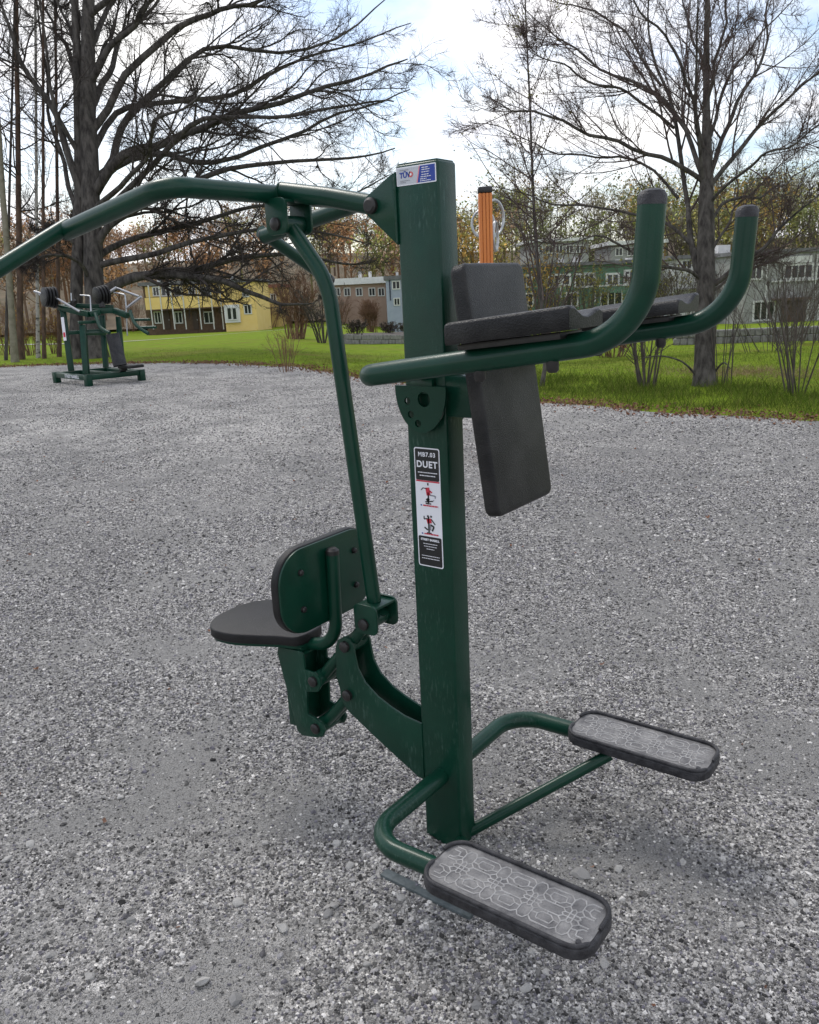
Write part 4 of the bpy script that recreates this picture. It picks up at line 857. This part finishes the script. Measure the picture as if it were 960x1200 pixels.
shrub('leafing_shrub', 'tall loose shrub with yellow-green leaves in front of the green house', 655, 392, 2.6, 1.6, 18, GREYTW, GREYTW, 42, .02, 9, 7, leafm=BUD, nleaf=900, lsz=.05)
# clipped hedge in front of the green house
b = onground(700, 384); rt = thing('garden_hedge', 'low dark clipped hedge in front of the green house', 'hedge', b)
rng = np.random.RandomState(50); l0 = dl(b[0], b[1]); cnt = 9000; dd = l0[0] + rng.rand(cnt) * 1.2; ll = l0[1] + (rng.rand(cnt) - .42) * 12; zz_ = rng.rand(cnt) ** .7 * 1.5
c = np.stack([CAM[0] + HF[0] * dd + HR[0] * ll, CAM[1] + HF[1] * dd + HR[1] * ll, b[2] + zz_], 1)
leaves('foliage', c[:, None, :], 9000, .10, mat('hedge_leaf', (.022, .034, .012), .8, (.07, .06, .03), 1.5), rt, rng, .1)
st = MB()
for i in range(24):
    q = b + np.array([*(HR * (i - 10) * .5 + HF * .6), 0]); st.tube([q - [0, 0, .1], q + [rng.rand() * .2, rng.rand() * .2, 1.2]], [.03, .012], 5)
mesh_obj('stems', st, GREYTW, rt)['kind'] = 'stuff'
# ---- the wooded hill beyond the houses
def tint_mat():
    m = bpy.data.materials.new('far_wood'); m.use_nodes = True; n = m.node_tree; b = n.nodes['Principled BSDF']; b.inputs['Roughness'].default_value = .9; b.inputs['Specular IOR Level'].default_value = .1
    a = n.nodes.new('ShaderNodeAttribute'); a.attribute_name = 'tint'; n.links.new(a.outputs['Color'], b.inputs['Base Color']); return m
rng = np.random.RandomState(60); Vs, Qs, Cs, off = [], [], [], 0
pal_l = np.array([(.46, .26, .13), (.50, .29, .14), (.36, .25, .17), (.36, .35, .11), (.42, .27, .17)]); pal_r = np.array([(.34, .37, .11), (.44, .40, .13), (.25, .28, .12), (.55, .35, .10), (.30, .28, .20), (.36, .24, .14)])
for i in range(290):
    d = 104 + 90 * rng.rand() ** 1.2; l = (rng.rand() * 2 - 1) * .72 * d; g = fl(d, l); h = 8 + 5 * rng.rand() + (2.5 if l > 20 else 0)
    col = (pal_l if l < 2 + 14 * rng.randn() else pal_r)[rng.randint(5)] * (.75 + .5 * rng.rand()); w = 2.2 + 1.6 * rng.rand()
    tr = np.array([[g + [0, 0, h * t] for t in (-.02, .25, .5, .72)]]); tR = np.array([[.20, .15, .10, .05]])
    P1, R1 = sprout(tr, tR, 24, .35, 1, 42, 16, .85, 4, (0, 0, .5), .12, .4, .03, rng); P2, R2 = sprout(P1, R1, 4, .2, 1, 40, 15, .55, 3, (0, 0, .3), .1, .6, .022, rng)
    for P_, R_2, k in ((tr, tR, 5), (P1, R1, 3), (P2, R2, 3)):
        V, Q = tubes(P_, R_2, k); Vs.append(V); Qs.append(Q + off); off += len(V); Cs.append(np.tile(np.array([.06, .05, .045]) * .6 + col * .4, (len(V), 1)))
    cnt = 330; src = P2.reshape(-1, 3)[rng.randint(0, P2.shape[0] * 3, cnt)] + rng.randn(cnt, 3) * .25
    a = rng.randn(cnt, 3); a /= np.linalg.norm(a, axis=1, keepdims=True); b_ = np.cross(a, rng.randn(cnt, 3)); b_ /= np.linalg.norm(b_, axis=1, keepdims=True); s = (.10 + .22 * rng.rand(cnt))[:, None]
    V = np.stack([src - a * s, src + b_ * s * .6, src + a * s, src - b_ * s * .6], 1).reshape(-1, 3); Vs.append(V); Qs.append(np.arange(cnt * 4).reshape(-1, 4) + off); off += len(V)
    cc = col[None] * (.6 + .8 * rng.rand(cnt, 1)); Cs.append(np.repeat(cc, 4, 0))
fw_ = fast_mesh('far_wood', np.concatenate(Vs), np.concatenate(Qs), tint_mat(), None, smooth=False, cols=np.concatenate(Cs)); fw_['kind'] = 'stuff'
# forest floor on the hillside, a sheet just above the terrain
V = []; dd = list(np.arange(101, 260, 6.0)); ll = list(np.linspace(-190, 190, 50))
for d in dd:
    for l in ll: q = fl(d, l); V.append((q[0], q[1], q[2] + .12 + .25 * rng.rand()))
n = len(ll); F = [(i * n + j, i * n + j + 1, (i + 1) * n + j + 1, (i + 1) * n + j) for i in range(len(dd) - 1) for j in range(n - 1)]
hs = mesh_obj('hillside', MB().add(V, F), mat('forest_floor', (.11, .092, .05), .95, (.19, .14, .085), .25, 8), smooth=True, ang=180); hs['kind'] = 'structure'
# ================================================================== houses
WY = mat('yellow_render', (.78, .56, .19), .85, (.82, .61, .24), 1.2); WYD = mat('ochre_boards', (.62, .45, .16), .85, (.68, .50, .20), 2)
WG = mat('green_boards', (.085, .17, .11), .8, (.115, .20, .135), 2); WGR = mat('grey_boards', (.25, .25, .24), .85, (.32, .32, .31), 2)
WB = mat('pale_blue_boards', (.30, .34, .42), .8, (.34, .38, .46), 2); WW = mat('white_boards', (.62, .62, .61), .8, (.70, .70, .69), 2)
BRN = mat('brown_wood', (.09, .055, .035), .85, (.13, .08, .05), 3); ROOF = mat('grey_roof', (.11, .11, .115), .8, (.17, .17, .175), 2); RED = mat('tile_roof', (.22, .085, .055), .85, (.28, .11, .07), 2)
FRAME = mat('white_frame', (.55, .55, .53), .6, (.62, .62, .60), 3); STONEW = mat('grey_stone', (.15, .145, .14), .9, (.26, .25, .24), 6, bump=.6, bscale=8)
GLASS = bpy.data.materials.new('window_glass'); GLASS.use_nodes = True; _g = GLASS.node_tree.nodes['Principled BSDF']; _g.inputs['Base Color'].default_value = (.02, .024, .028, 1); _g.inputs['Roughness'].default_value = .08
def pl(px, py, D):
    r = ray(px, py); t = D / float(r[:2] @ HF); Q = CAM + r * t; return float((Q[:2] - CAM[:2]) @ HR), float(Q[2])
def hb(mb, l0, l1, d0, d1, z0, z1):
    v = []
    for z in (z0, z1):
        for l, d in ((l0, d0), (l1, d0), (l1, d1), (l0, d1)): xy = CAM[:2] + HF * d + HR * l; v.append((xy[0], xy[1], z))
    return mb.add(v, [(0, 3, 2, 1), (4, 5, 6, 7), (0, 1, 5, 4), (1, 2, 6, 5), (2, 3, 7, 6), (3, 0, 4, 7)])
class House:
    def __init__(s, name, label, px0, px1, ytop, ybase, D, depth, wall, roofm, overhang=.35, roofh=.35, cat='house', group=None):
        s.D = D; xc = (px0 + px1) / 2
        s.l0 = pl(px0, (ytop + ybase) / 2, D)[0]; s.l1 = pl(px1, (ytop + ybase) / 2, D)[0]; s.z1 = pl(xc, ytop, D)[1]; s.z0 = min(pl(xc, ybase, D)[1], min(terrain(*(CAM[:2] + HF * D + HR * q)) for q in (s.l0, s.l1)))
        xy = CAM[:2] + HF * D + HR * (s.l0 + s.l1) / 2; s.o = thing(name, label, cat, (xy[0], xy[1], s.z0), group)
        s.part('wall', wall, s.l0, s.l1, 0, depth, s.z0 - .6, s.z1)
        s.roof = s.part('roof', roofm, s.l0 - overhang, s.l1 + overhang, -overhang, depth + overhang, s.z1 + .002, s.z1 + roofh)
        s.depth = depth; s.roofh = roofh
    def part(s, name, m, l0, l1, d0, d1, z0, z1, parent=None):
        return mesh_obj(name, hb(MB(), l0, l1, s.D + d0, s.D + d1, z0, z1), m, parent or s.o, smooth=False)
    def rect(s, px0, px1, y0, y1, off=0):
        D = s.D + off; xm, ym = (px0 + px1) / 2, (y0 + y1) / 2; return pl(px0, ym, D)[0], pl(px1, ym, D)[0], pl(xm, y1, D)[1], pl(xm, y0, D)[1]
    def box(s, name, m, px0, px1, y0, y1, d0, d1, parent=None):
        l0, l1, z0, z1 = s.rect(px0, px1, y0, y1, d0); return s.part(name, m, l0, l1, d0, d1, z0, z1, parent)
    def win(s, px0, px1, y0, y1, mull=1, off=0, fw=.10, name='window', frame=FRAME):
        l0, l1, z0, z1 = s.rect(px0, px1, y0, y1, off); w = s.part(name, GLASS, l0, l1, off - .025, off + .05, z0, z1)
        for a in ((l0 - fw, l0, z0 - fw, z1 + fw), (l1, l1 + fw, z0 - fw, z1 + fw), (l0, l1, z1, z1 + fw), (l0, l1, z0 - fw, z0)): s.part('frame', frame, a[0], a[1], off - .07, off + .04, a[2], a[3], w)
        for i in range(mull): c = l0 + (l1 - l0) * (i + 1) / (mull + 1); s.part('mullion', frame, c - .04, c + .04, off - .05, off + .02, z0, z1, w)
        return w
# yellow row
h = House('row_house', 'yellow two-storey row house with balcony band and brown ground floor', 170, 262, 333, 387, 86, 8, BRN, ROOF)
h.box('balcony_front', WY, 170, 262, 347, 361, -1.3, -1.15); h.box('upper_wall', WYD, 170, 262, 334, 346.5, -.12, -.01); h.box('balcony_floor', BRN, 170, 262, 361, 362.5, -1.3, -.02)
for a, b_ in ((180, 186), (190, 199), (205, 211), (222, 228), (236, 246)): h.win(a, b_, 337, 346, 1, -.13)
for x in (176, 188.5, 201.5, 215, 233, 248, 259): h.box('balcony_post', FRAME, x, x + 1.1, 334, 386, -1.42, -1.30)
for a, b_ in ((182, 188), (206, 213), (240, 250)): h.win(a, b_, 366, 378, 1, -.03)
for a in (193, 226): d_ = h.box('door', mat('brown_door', (.05, .03, .02), .6), a, a + 6, 364, 386, -.10, .02); h.box('handle', STEEL, a + 4.8, a + 5.3, 374, 375.5, -.16, -.10, d_)
for a in (184, 218, 250): h.box('chimney', FRAME, a, a + 4, 326, 332, 3, 3.8, h.roof)
h = House('gable_house', 'taller bright yellow house block at the end of the yellow row', 262.5, 300, 331, 386, 84, 9, WY, ROOF, .25, .3)
h.box('side_boards', WYD, 263, 280, 333, 354, -.08, -.01)
for a in ((285, 291, 340, 347), (287, 294, 358, 367)): h.win(*a, 1, 0)
h.box('garage_front', WW, 263, 281, 357, 378, -.30, -.02); 
for a in (267, 273): h.win(a, a + 4, 361, 374, 0, -.32)
h.box('chimney', FRAME, 270, 274, 323, 330, 3, 3.8, h.roof)
h = House('yellow_house', 'small yellow house further off behind the end of the row', 303, 330, 337, 384, 98, 8, WYD, RED); h.win(308, 313, 345, 353); h.win(318, 323, 345, 353)
# pale houses behind the link rod
h = House('long_house', 'long low house with white roof edge beyond the brown shrubs', 384, 452, 333, 372, 98, 9, mat('rose_boards', (.36, .25, .2), .85), WW, .5, .7)
for a in (392, 404, 418, 433, 444): h.win(a, a + 6, 338, 346)
for a in (420, 432): h.box('chimney', FRAME, a, a + 3.5, 318, 328, 3, 3.8, h.roof)
h = House('blue_house', 'pale blue house with white window frames beside the machine post', 453, 500, 327, 372, 88, 8, WB, ROOF, .2, .4)
for a in ((460.5, 468, 330, 338), (462.5, 468, 350, 357), (475, 482, 330, 338), (475, 482, 350, 357)): h.win(*a, 1)
h.box('corner_board', mat('navy_trim', (.02, .025, .05), .7), 456.5, 457.8, 328, 352, -.06, .0); h.box('chimney', FRAME, 464, 467, 319, 324, 3, 3.8, h.roof)
# green house
h = House('green_house', 'dark green two-storey house with white windows and balcony rail beyond the hedge', 604, 764, 311, 386, 62, 8, WG, ROOF, .35, .25)
for a in ((644, 648, 323, 335, 0), (650, 654, 323, 335, 0), (661, 667, 323, 333, 0), (675, 695, 322, 335, 3), (712, 724, 322, 333, 1), (733, 747, 318, 331, 2), (612, 622, 324, 335, 1)): h.win(*a[:4], a[4], 0, .14)
h.box('balcony_rail', FRAME, 690, 748, 333.5, 335.2, -1.0, -.9)
for x in (641, 657, 697, 735, 741): h.box('white_post', FRAME, x, x + 1.6, 321, 354, -.95, -.82)
for a in ((614, 624, 345, 358, 1), (664, 676, 344, 358, 1), (705, 728, 342, 358, 2)): h.win(*a[:4], a[4], 0, .12)
for i in range(12): x = 690 + i * 4.9; h.box('rail_slat', WG, x, x + 4.2, 335.6, 343, -.98, -.92)
for a, b_, y in ((656, 661, 302), (673, 682, 300), (736, 741, 302), (724, 729, 304)): c_ = h.box('chimney', FRAME, a, b_, y, 309, 2, 2.8, h.roof); h.box('chimney_cap', ROOF, a - .4, b_ + .4, y - 1, y - .1, 1.9, 2.9, c_) if False else None
h = House('upper_house', 'grey terrace with flat pale roof behind and above the green house', 622, 690, 283, 320, 92, 8, WGR, WW, .4, .3)
for a in (628, 640, 652, 664, 676): h.win(a, a + 7, 288, 296)
h = House('upper_house', 'grey house with pale roof behind the bare tree, above the white house', 716, 778, 286, 322, 96, 8, WGR, WW, .4, .4)
for a in (722, 736, 750, 764): h.win(a, a + 7, 291, 299)
# white and grey houses on the right
h = House('white_house', 'white house with slatted balcony behind the bare tree trunk', 788, 872, 302, 384, 60, 8, WW, ROOF, .3, .25)
for i in range(14): x = 796 + i * 5; h.box('balcony_slat', FRAME, x, x + 1.6, 318, 336, -.9, -.82)
h.box('balcony_rail', FRAME, 795, 868, 316, 317.6, -.92, -.80); h.box('balcony_floor', WGR, 795, 868, 336.5, 338, -.95, -.02)
for a in ((800, 810, 306, 314, 1), (838, 850, 306, 315, 1), (856, 866, 306, 315, 1), (800, 812, 344, 360, 1), (838, 856, 346, 360, 2)): h.win(*a[:4], a[4], 0, .12)
h.box('roof_light', FRAME, 842, 856, 287, 297, 2, 4, h.roof)
h = House('grey_house', 'grey boarded house with wide windows and dark ground floor', 873, 985, 296, 388, 54, 9, WGR, ROOF, .2, .25)
h.box('fascia', FRAME, 912, 952, 300, 308, -.12, -.01); h.box('sill_band', FRAME, 905, 985, 327, 329, -.14, -.01)
for a in ((920, 951, 311, 325, 3), (958, 980, 311, 325, 2), (880, 892, 312, 326, 1), (884, 906, 354, 374, 2), (960, 980, 355, 378, 2)): h.win(*a[:4], a[4], 0, .12)
d_ = h.box('door', BRN, 916, 944, 352, 386, -.06, .02); h.box('porch_post', FRAME, 946, 948, 352, 386, -.9, -.75); h.box('porch_roof', BRN, 912, 952, 349, 351.5, -1.0, -.02)
for x in (898, 914, 956): h.box('white_board', FRAME, x, x + 1.6, 298, 352, -.10, -.01)
# low walls and the path across the lawn
def wall_run(name, label, p0, p1, h, t, m, n, cat='wall'):
    a, b = onground(*p0), onground(*p1); rt = thing(name, label, cat, a); rng = np.random.RandomState(int(p0[0])); u = (b - a) / n; L = np.linalg.norm(u)
    for c in range(2):
        for i in range(n):
            q0 = a + u * (i + .02 + .25 * c); q1 = a + u * (i + .98 + .25 * c); q0[2] = terrain(q0[0], q0[1]); q1[2] = terrain(q1[0], q1[1]); zc = np.array([0, 0, h * (.25 + .5 * c) - .02 + .0 * rng.rand()])
            mesh_obj('stone_block', MB().bar(q0 + zc, q1 + zc, t * (.9 + .2 * rng.rand()), h * .485), m, rt, bev=.02, seg=1)
wall_run('stone_border', 'low stone border around the planting bed on the lawn', (399, 403), (520, 400), .42, .35, STONEW, 16)
wall_run('garden_wall', 'low grey garden wall at the far side of the lawn below the grey house', (790, 404), (985, 398), .42, .3, STONEW, 22)
bed = onground(440, 396); 
V = [];
for px, py in ((402, 398), (520, 394), (520, 388), (405, 392)): q = onground(px, py); V.append(q + [0, 0, .06])
o = mesh_obj('planting_bed', MB().add(V, [(0, 1, 2, 3)]), mat('bed_soil', (.05, .042, .035), .95, (.09, .075, .06), 3), smooth=False); o['kind'] = 'structure'
rng = np.random.RandomState(77)
for i, (px, py, lab) in enumerate([(418, 394, 'dark heathery plant at the near corner of the stone border'), (455, 393, 'dark heathery plant in the middle of the stone border'), (472, 391, 'dark twiggy plant next to the machine post in the stone border')]):
    shrub('bed_plant', lab, px, py, .8, .8, 26, GREYTW, GREYTW, 80 + i, .015, 8, 6, leafm=mat('heather', (.035, .03, .02), .9, (.07, .05, .03), 3), nleaf=1200, lsz=.05)
V = []; top, bot = [], []
for x in np.linspace(-60, 520, 60):
    p = onground(x, 392.5 - (x - 250) * .047 + 3 * math.sin(x * .012)); top.append(p)
for p in top: d, l = dl(p[0], p[1]); V.append(fl(d - .8, l) + [0, 0, .02]); V.append(fl(d + .8, l) + [0, 0, .02])
F = [(2 * i, 2 * i + 2, 2 * i + 3, 2 * i + 1) for i in range(len(top) - 1)]
o = mesh_obj('footpath', MB().add(V, F), mat('path_gravel', (.38, .36, .33), .9, (.46, .44, .41), 4), smooth=True, ang=180); o['kind'] = 'structure'
V = []
for x in np.linspace(760, 1000, 20): p = onground(x, 396 - (x - 760) * .03); d, l = dl(p[0], p[1]); V.append(fl(d, l) + [0, 0, .03]); V.append(fl(d + 7, l) + [0, 0, .03])
o = mesh_obj('road', MB().add(V, [(2 * i, 2 * i + 2, 2 * i + 3, 2 * i + 1) for i in range(19)]), mat('pale_asphalt', (.20, .20, .205), .9, (.26, .26, .26), 3), smooth=True, ang=180); o['kind'] = 'structure'
# ================================================================== weight machine at the pitch edge
def z7(a, b, D): return at(30 + a / 6, 320 + b / 6, D)
wb = onground(104, 452.5); WM = thing('weight_machine', 'distant dark green plate-loaded press machine with round black weights', 'gym machine', wb)
A_ = np.array([-14.88, 7.69, 0]); B_ = np.array([-13.41, 7.47, 0]); D_ = np.array([-13.16, 8.50, 0]); C_ = A_ + (D_ - B_)
up = lambda p, z: np.array([p[0], p[1], z])
def WP(name, mb, m=GREEN, parent=WM, **k): return mesh_obj(name, mb, m, parent, **k)
for a, b in ((A_, B_), (B_, D_), (D_, C_), (C_, A_)): WP('base_rail', MB().bar(up(a, .16), up(b, .16), .09, .10), bev=.008)
for a in (A_, B_, D_, C_): WP('foot', MB().bar(up(a, -.01), up(a, .22), .12, .12, (1, 0, 0)), bev=.008)
WP('centre_rail', MB().bar(up(A_ * .5 + C_ * .5, .17), up(B_ * .5 + D_ * .5, .17), .09, .09), bev=.008)
def wbar(pts, w, m=GREEN, name='frame_bar', parent=WM, r=False):
    for p, q in zip(pts[:-1], pts[1:]): WP(name, MB().cyl(p, q, w / 2, 12) if r else MB().bar(p, q, w, w), m, parent, bev=0 if r else .008)
wbar([z7(322, 690, 16.7), z7(262, 255, 16.6)], .115, name='upright'); wbar([z7(428, 712, 16.15), z7(402, 365, 16.1)], .11, name='upright')
wbar([z7(565, 665, 17.0), z7(540, 300, 17.0)], .10, name='upright'); wbar([z7(682, 650, 17.1), z7(652, 310, 17.1)], .10, name='upright')
wbar([z7(300, 420, 16.6), z7(535, 405, 16.9)], .075, name='cross_bar'); wbar([z7(415, 425, 16.1), z7(560, 425, 16.9)], .075, name='cross_bar'); wbar([z7(370, 348, 16.0), z7(500, 342, 16.2)], .06, name='cross_bar')
wbar([z7(240, 240, 16.6), z7(450, 290, 16.3), z7(520, 275, 16.4)], .11, name='lever_beam'); wbar([z7(470, 268, 16.5), z7(620, 262, 16.6), z7(720, 300, 16.5)], .11, name='lever_beam'); wbar([z7(350, 228, 16.8), z7(620, 240, 17.0)], .09, name='cross_bar')
wbar([z7(260, 240, 16.6), z7(345, 215, 16.9)], .09, name='cross_bar')
for pts in ([(490, 285, 16.2), (505, 330, 16.1), (530, 385, 16.0), (590, 420, 15.9)], [(735, 265, 16.4), (752, 320, 16.3), (785, 372, 16.2), (862, 425, 16.1)]):
    hd = WP('press_handle', MB().tube(resample([z7(*p) for p in pts], 16), .035, 10), GREEN)
for pts in ([(770, 328, 16.3), (875, 326, 16.2)], [(800, 383, 16.2), (918, 380, 16.1)]): wbar([z7(*p) for p in pts], .055, name='grip', r=True)
for pts in ([(60, 128, 16.4), (225, 180, 16.3), (382, 272, 16.2)], [(85, 140, 16.6), (140, 178, 16.6)], [(570, 145, 16.6), (640, 100, 16.6)], [(710, 245, 16.5), (815, 165, 16.4)], [(640, 105, 16.7), (800, 165, 16.6)]): wbar([z7(*p) for p in pts], .05 if len(pts) == 2 else .045, CHROME, 'steel_bar', r=True)
for pts in ([(385, 155, 16.5), (455, 160, 16.4), (460, 280, 16.3)], [(620, 135, 16.6), (700, 152, 16.5), (708, 245, 16.5), (716, 440, 16.6)], [(320, 140, 16.5), (322, 195, 16.5)]): WP('guide_rod', MB().tube(fillet([z7(*p) for p in pts], .06, 5) if len(pts) > 2 else [z7(*p) for p in pts], .014, 8), STEEL)
def discs(c, axis, n, r, name='weight_disc'):
    axis = np.array(axis) / np.linalg.norm(axis); 
    for i in range(n):
        p = c + axis * i * .062; R_ = r * (1 - .04 * i); WP(name, MB().tube([p, p + axis * .008, p + axis * .042, p + axis * .05], [R_ * .9, R_, R_, R_ * .9], 24), RUBBER, ang=30)
sr = RT * .9 - FW * .5
discs(z7(208, 172, 16.45), -RT * .75 - FW * .7 - UP * .12, 4, .21); discs(z7(572, 150, 16.7), -RT * .62 - FW * .6 - UP * .25, 4, .19)
wbar([z7(535, 195, 16.6), z7(540, 240, 16.6)], .12, BOLT, 'hub', r=True); wbar([z7(330, 205, 16.6), z7(345, 215, 16.6)], .16, BOLT, 'hub', r=True)
pd = [z7(572, 425, 16.2), z7(660, 415, 16.5), z7(716, 640, 16.25), z7(628, 655, 15.95)]; nrm = np.cross(pd[1] - pd[0], pd[3] - pd[0]); nrm /= np.linalg.norm(nrm)
WP('back_pad', MB().add(pd + [q + nrm * .06 for q in pd], [(0, 1, 2, 3), (7, 6, 5, 4), (0, 4, 5, 1), (1, 5, 6, 2), (2, 6, 7, 3), (3, 7, 4, 0)]), PADM, bev=.02, seg=3)
wbar([z7(680, 655, 16.3), z7(690, 690, 16.3)], .12, BOLT, 'seat_stem'); sp_ = z7(740, 655, 16.2); WP('seat', MB().box(sp_ - [.2, .17, .03], sp_ + [.2, .17, .03]), PADM, bev=.02, seg=3)
# printed strip on the upright and maker's lettering on the rail
q0, q1 = z7(258, 310, 16.52), z7(278, 475, 16.55); WP('printed_strip', MB().bar(q0, q1, .06, .004, FW), WHITE); WP('printed_strip_red', MB().bar(q0 * .35 + q1 * .65 - FW * .004, q0 * .15 + q1 * .85 - FW * .004, .04, .004, FW), REDP)
ux = (B_ - A_) / np.linalg.norm(B_ - A_); nx = np.array([-ux[1], ux[0], 0]) * -1; nx = nx if nx @ (CAM - A_) > 0 else -nx
cpos = up(A_ * .42 + B_ * .58, .16) + nx * .0475
text('lettering', 'STREET BARBELL', .085, Matrix(((ux[0], 0, nx[0], cpos[0]), (ux[1], 0, nx[1], cpos[1]), (0, 1, 0, cpos[2]), (0, 0, 0, 1))), WHITE, WM, 1.05, .002)
# ================================================================== orange ring post behind the back pad
ob = at(572, 400, 7.3); ob = np.array([ob[0], ob[1], 0]); OP = thing('ring_post', 'orange ribbed wooden post with black cap and steel rings behind the back pad', 'gym post', ob)
ORG = mat('orange_wood', (.50, .135, .012), .5, (.58, .18, .022), 8, stretch=(1, 1, .15), coat=.2)
zt = at(572, 231, 7.3)[2]; hw = .058
def op(*a): return mesh_obj(*a[:2], a[2], OP, **(a[3] if len(a) > 3 else {}))
for k in range(4):
    o_ = (k - 1.5) * hw / 2; v = HR * o_
    mesh_obj('rib', MB().bar(ob + [v[0], v[1], -.05], ob + [v[0], v[1], zt], hw / 2 - .004, hw * 1.7, (*HF, 0)), ORG, OP, bev=.006)
mesh_obj('core', MB().bar(ob + [0, 0, -.05], ob + [0, 0, zt - .003], hw * 1.6, hw * 1.3, (*HF, 0)), ORG, OP)
mesh_obj('post_cap', MB().bar(ob + [0, 0, zt], ob + [0, 0, zt + .05], hw * 2.05, hw * 1.9, (*HF, 0)), BOLT, OP, bev=.012)
def ringo(px, py, rx, rz, tilt, D=7.22):
    c = at(px, py, D); th = np.linspace(0, 2 * math.pi, 30); ax = np.array([*(HR * math.cos(tilt) + HF * math.sin(tilt)), 0])
    mb = MB().tube([c + ax * rx * math.cos(t) + np.array([0, 0, rz * math.sin(t)]) for t in th], .0125, 8, cap=False); mesh_obj('steel_ring', mb, STEEL, OP)
ringo(580, 255, .095, .145, .5); ringo(566, 262, .10, .115, -.3, 7.4); ringo(581, 277, .05, .12, 1.1); 
mesh_obj('steel_hook', MB().cyl(at(581, 275, 7.24), at(575, 276, 7.28), .02, 10), STEEL, OP)
mesh_obj('steel_bar', MB().cyl(at(562, 309, 7.22), at(569, 300, 7.22), .016, 10), STEEL, OP)
for o in bpy.data.objects:
    if '_o' in o: del o['_o']
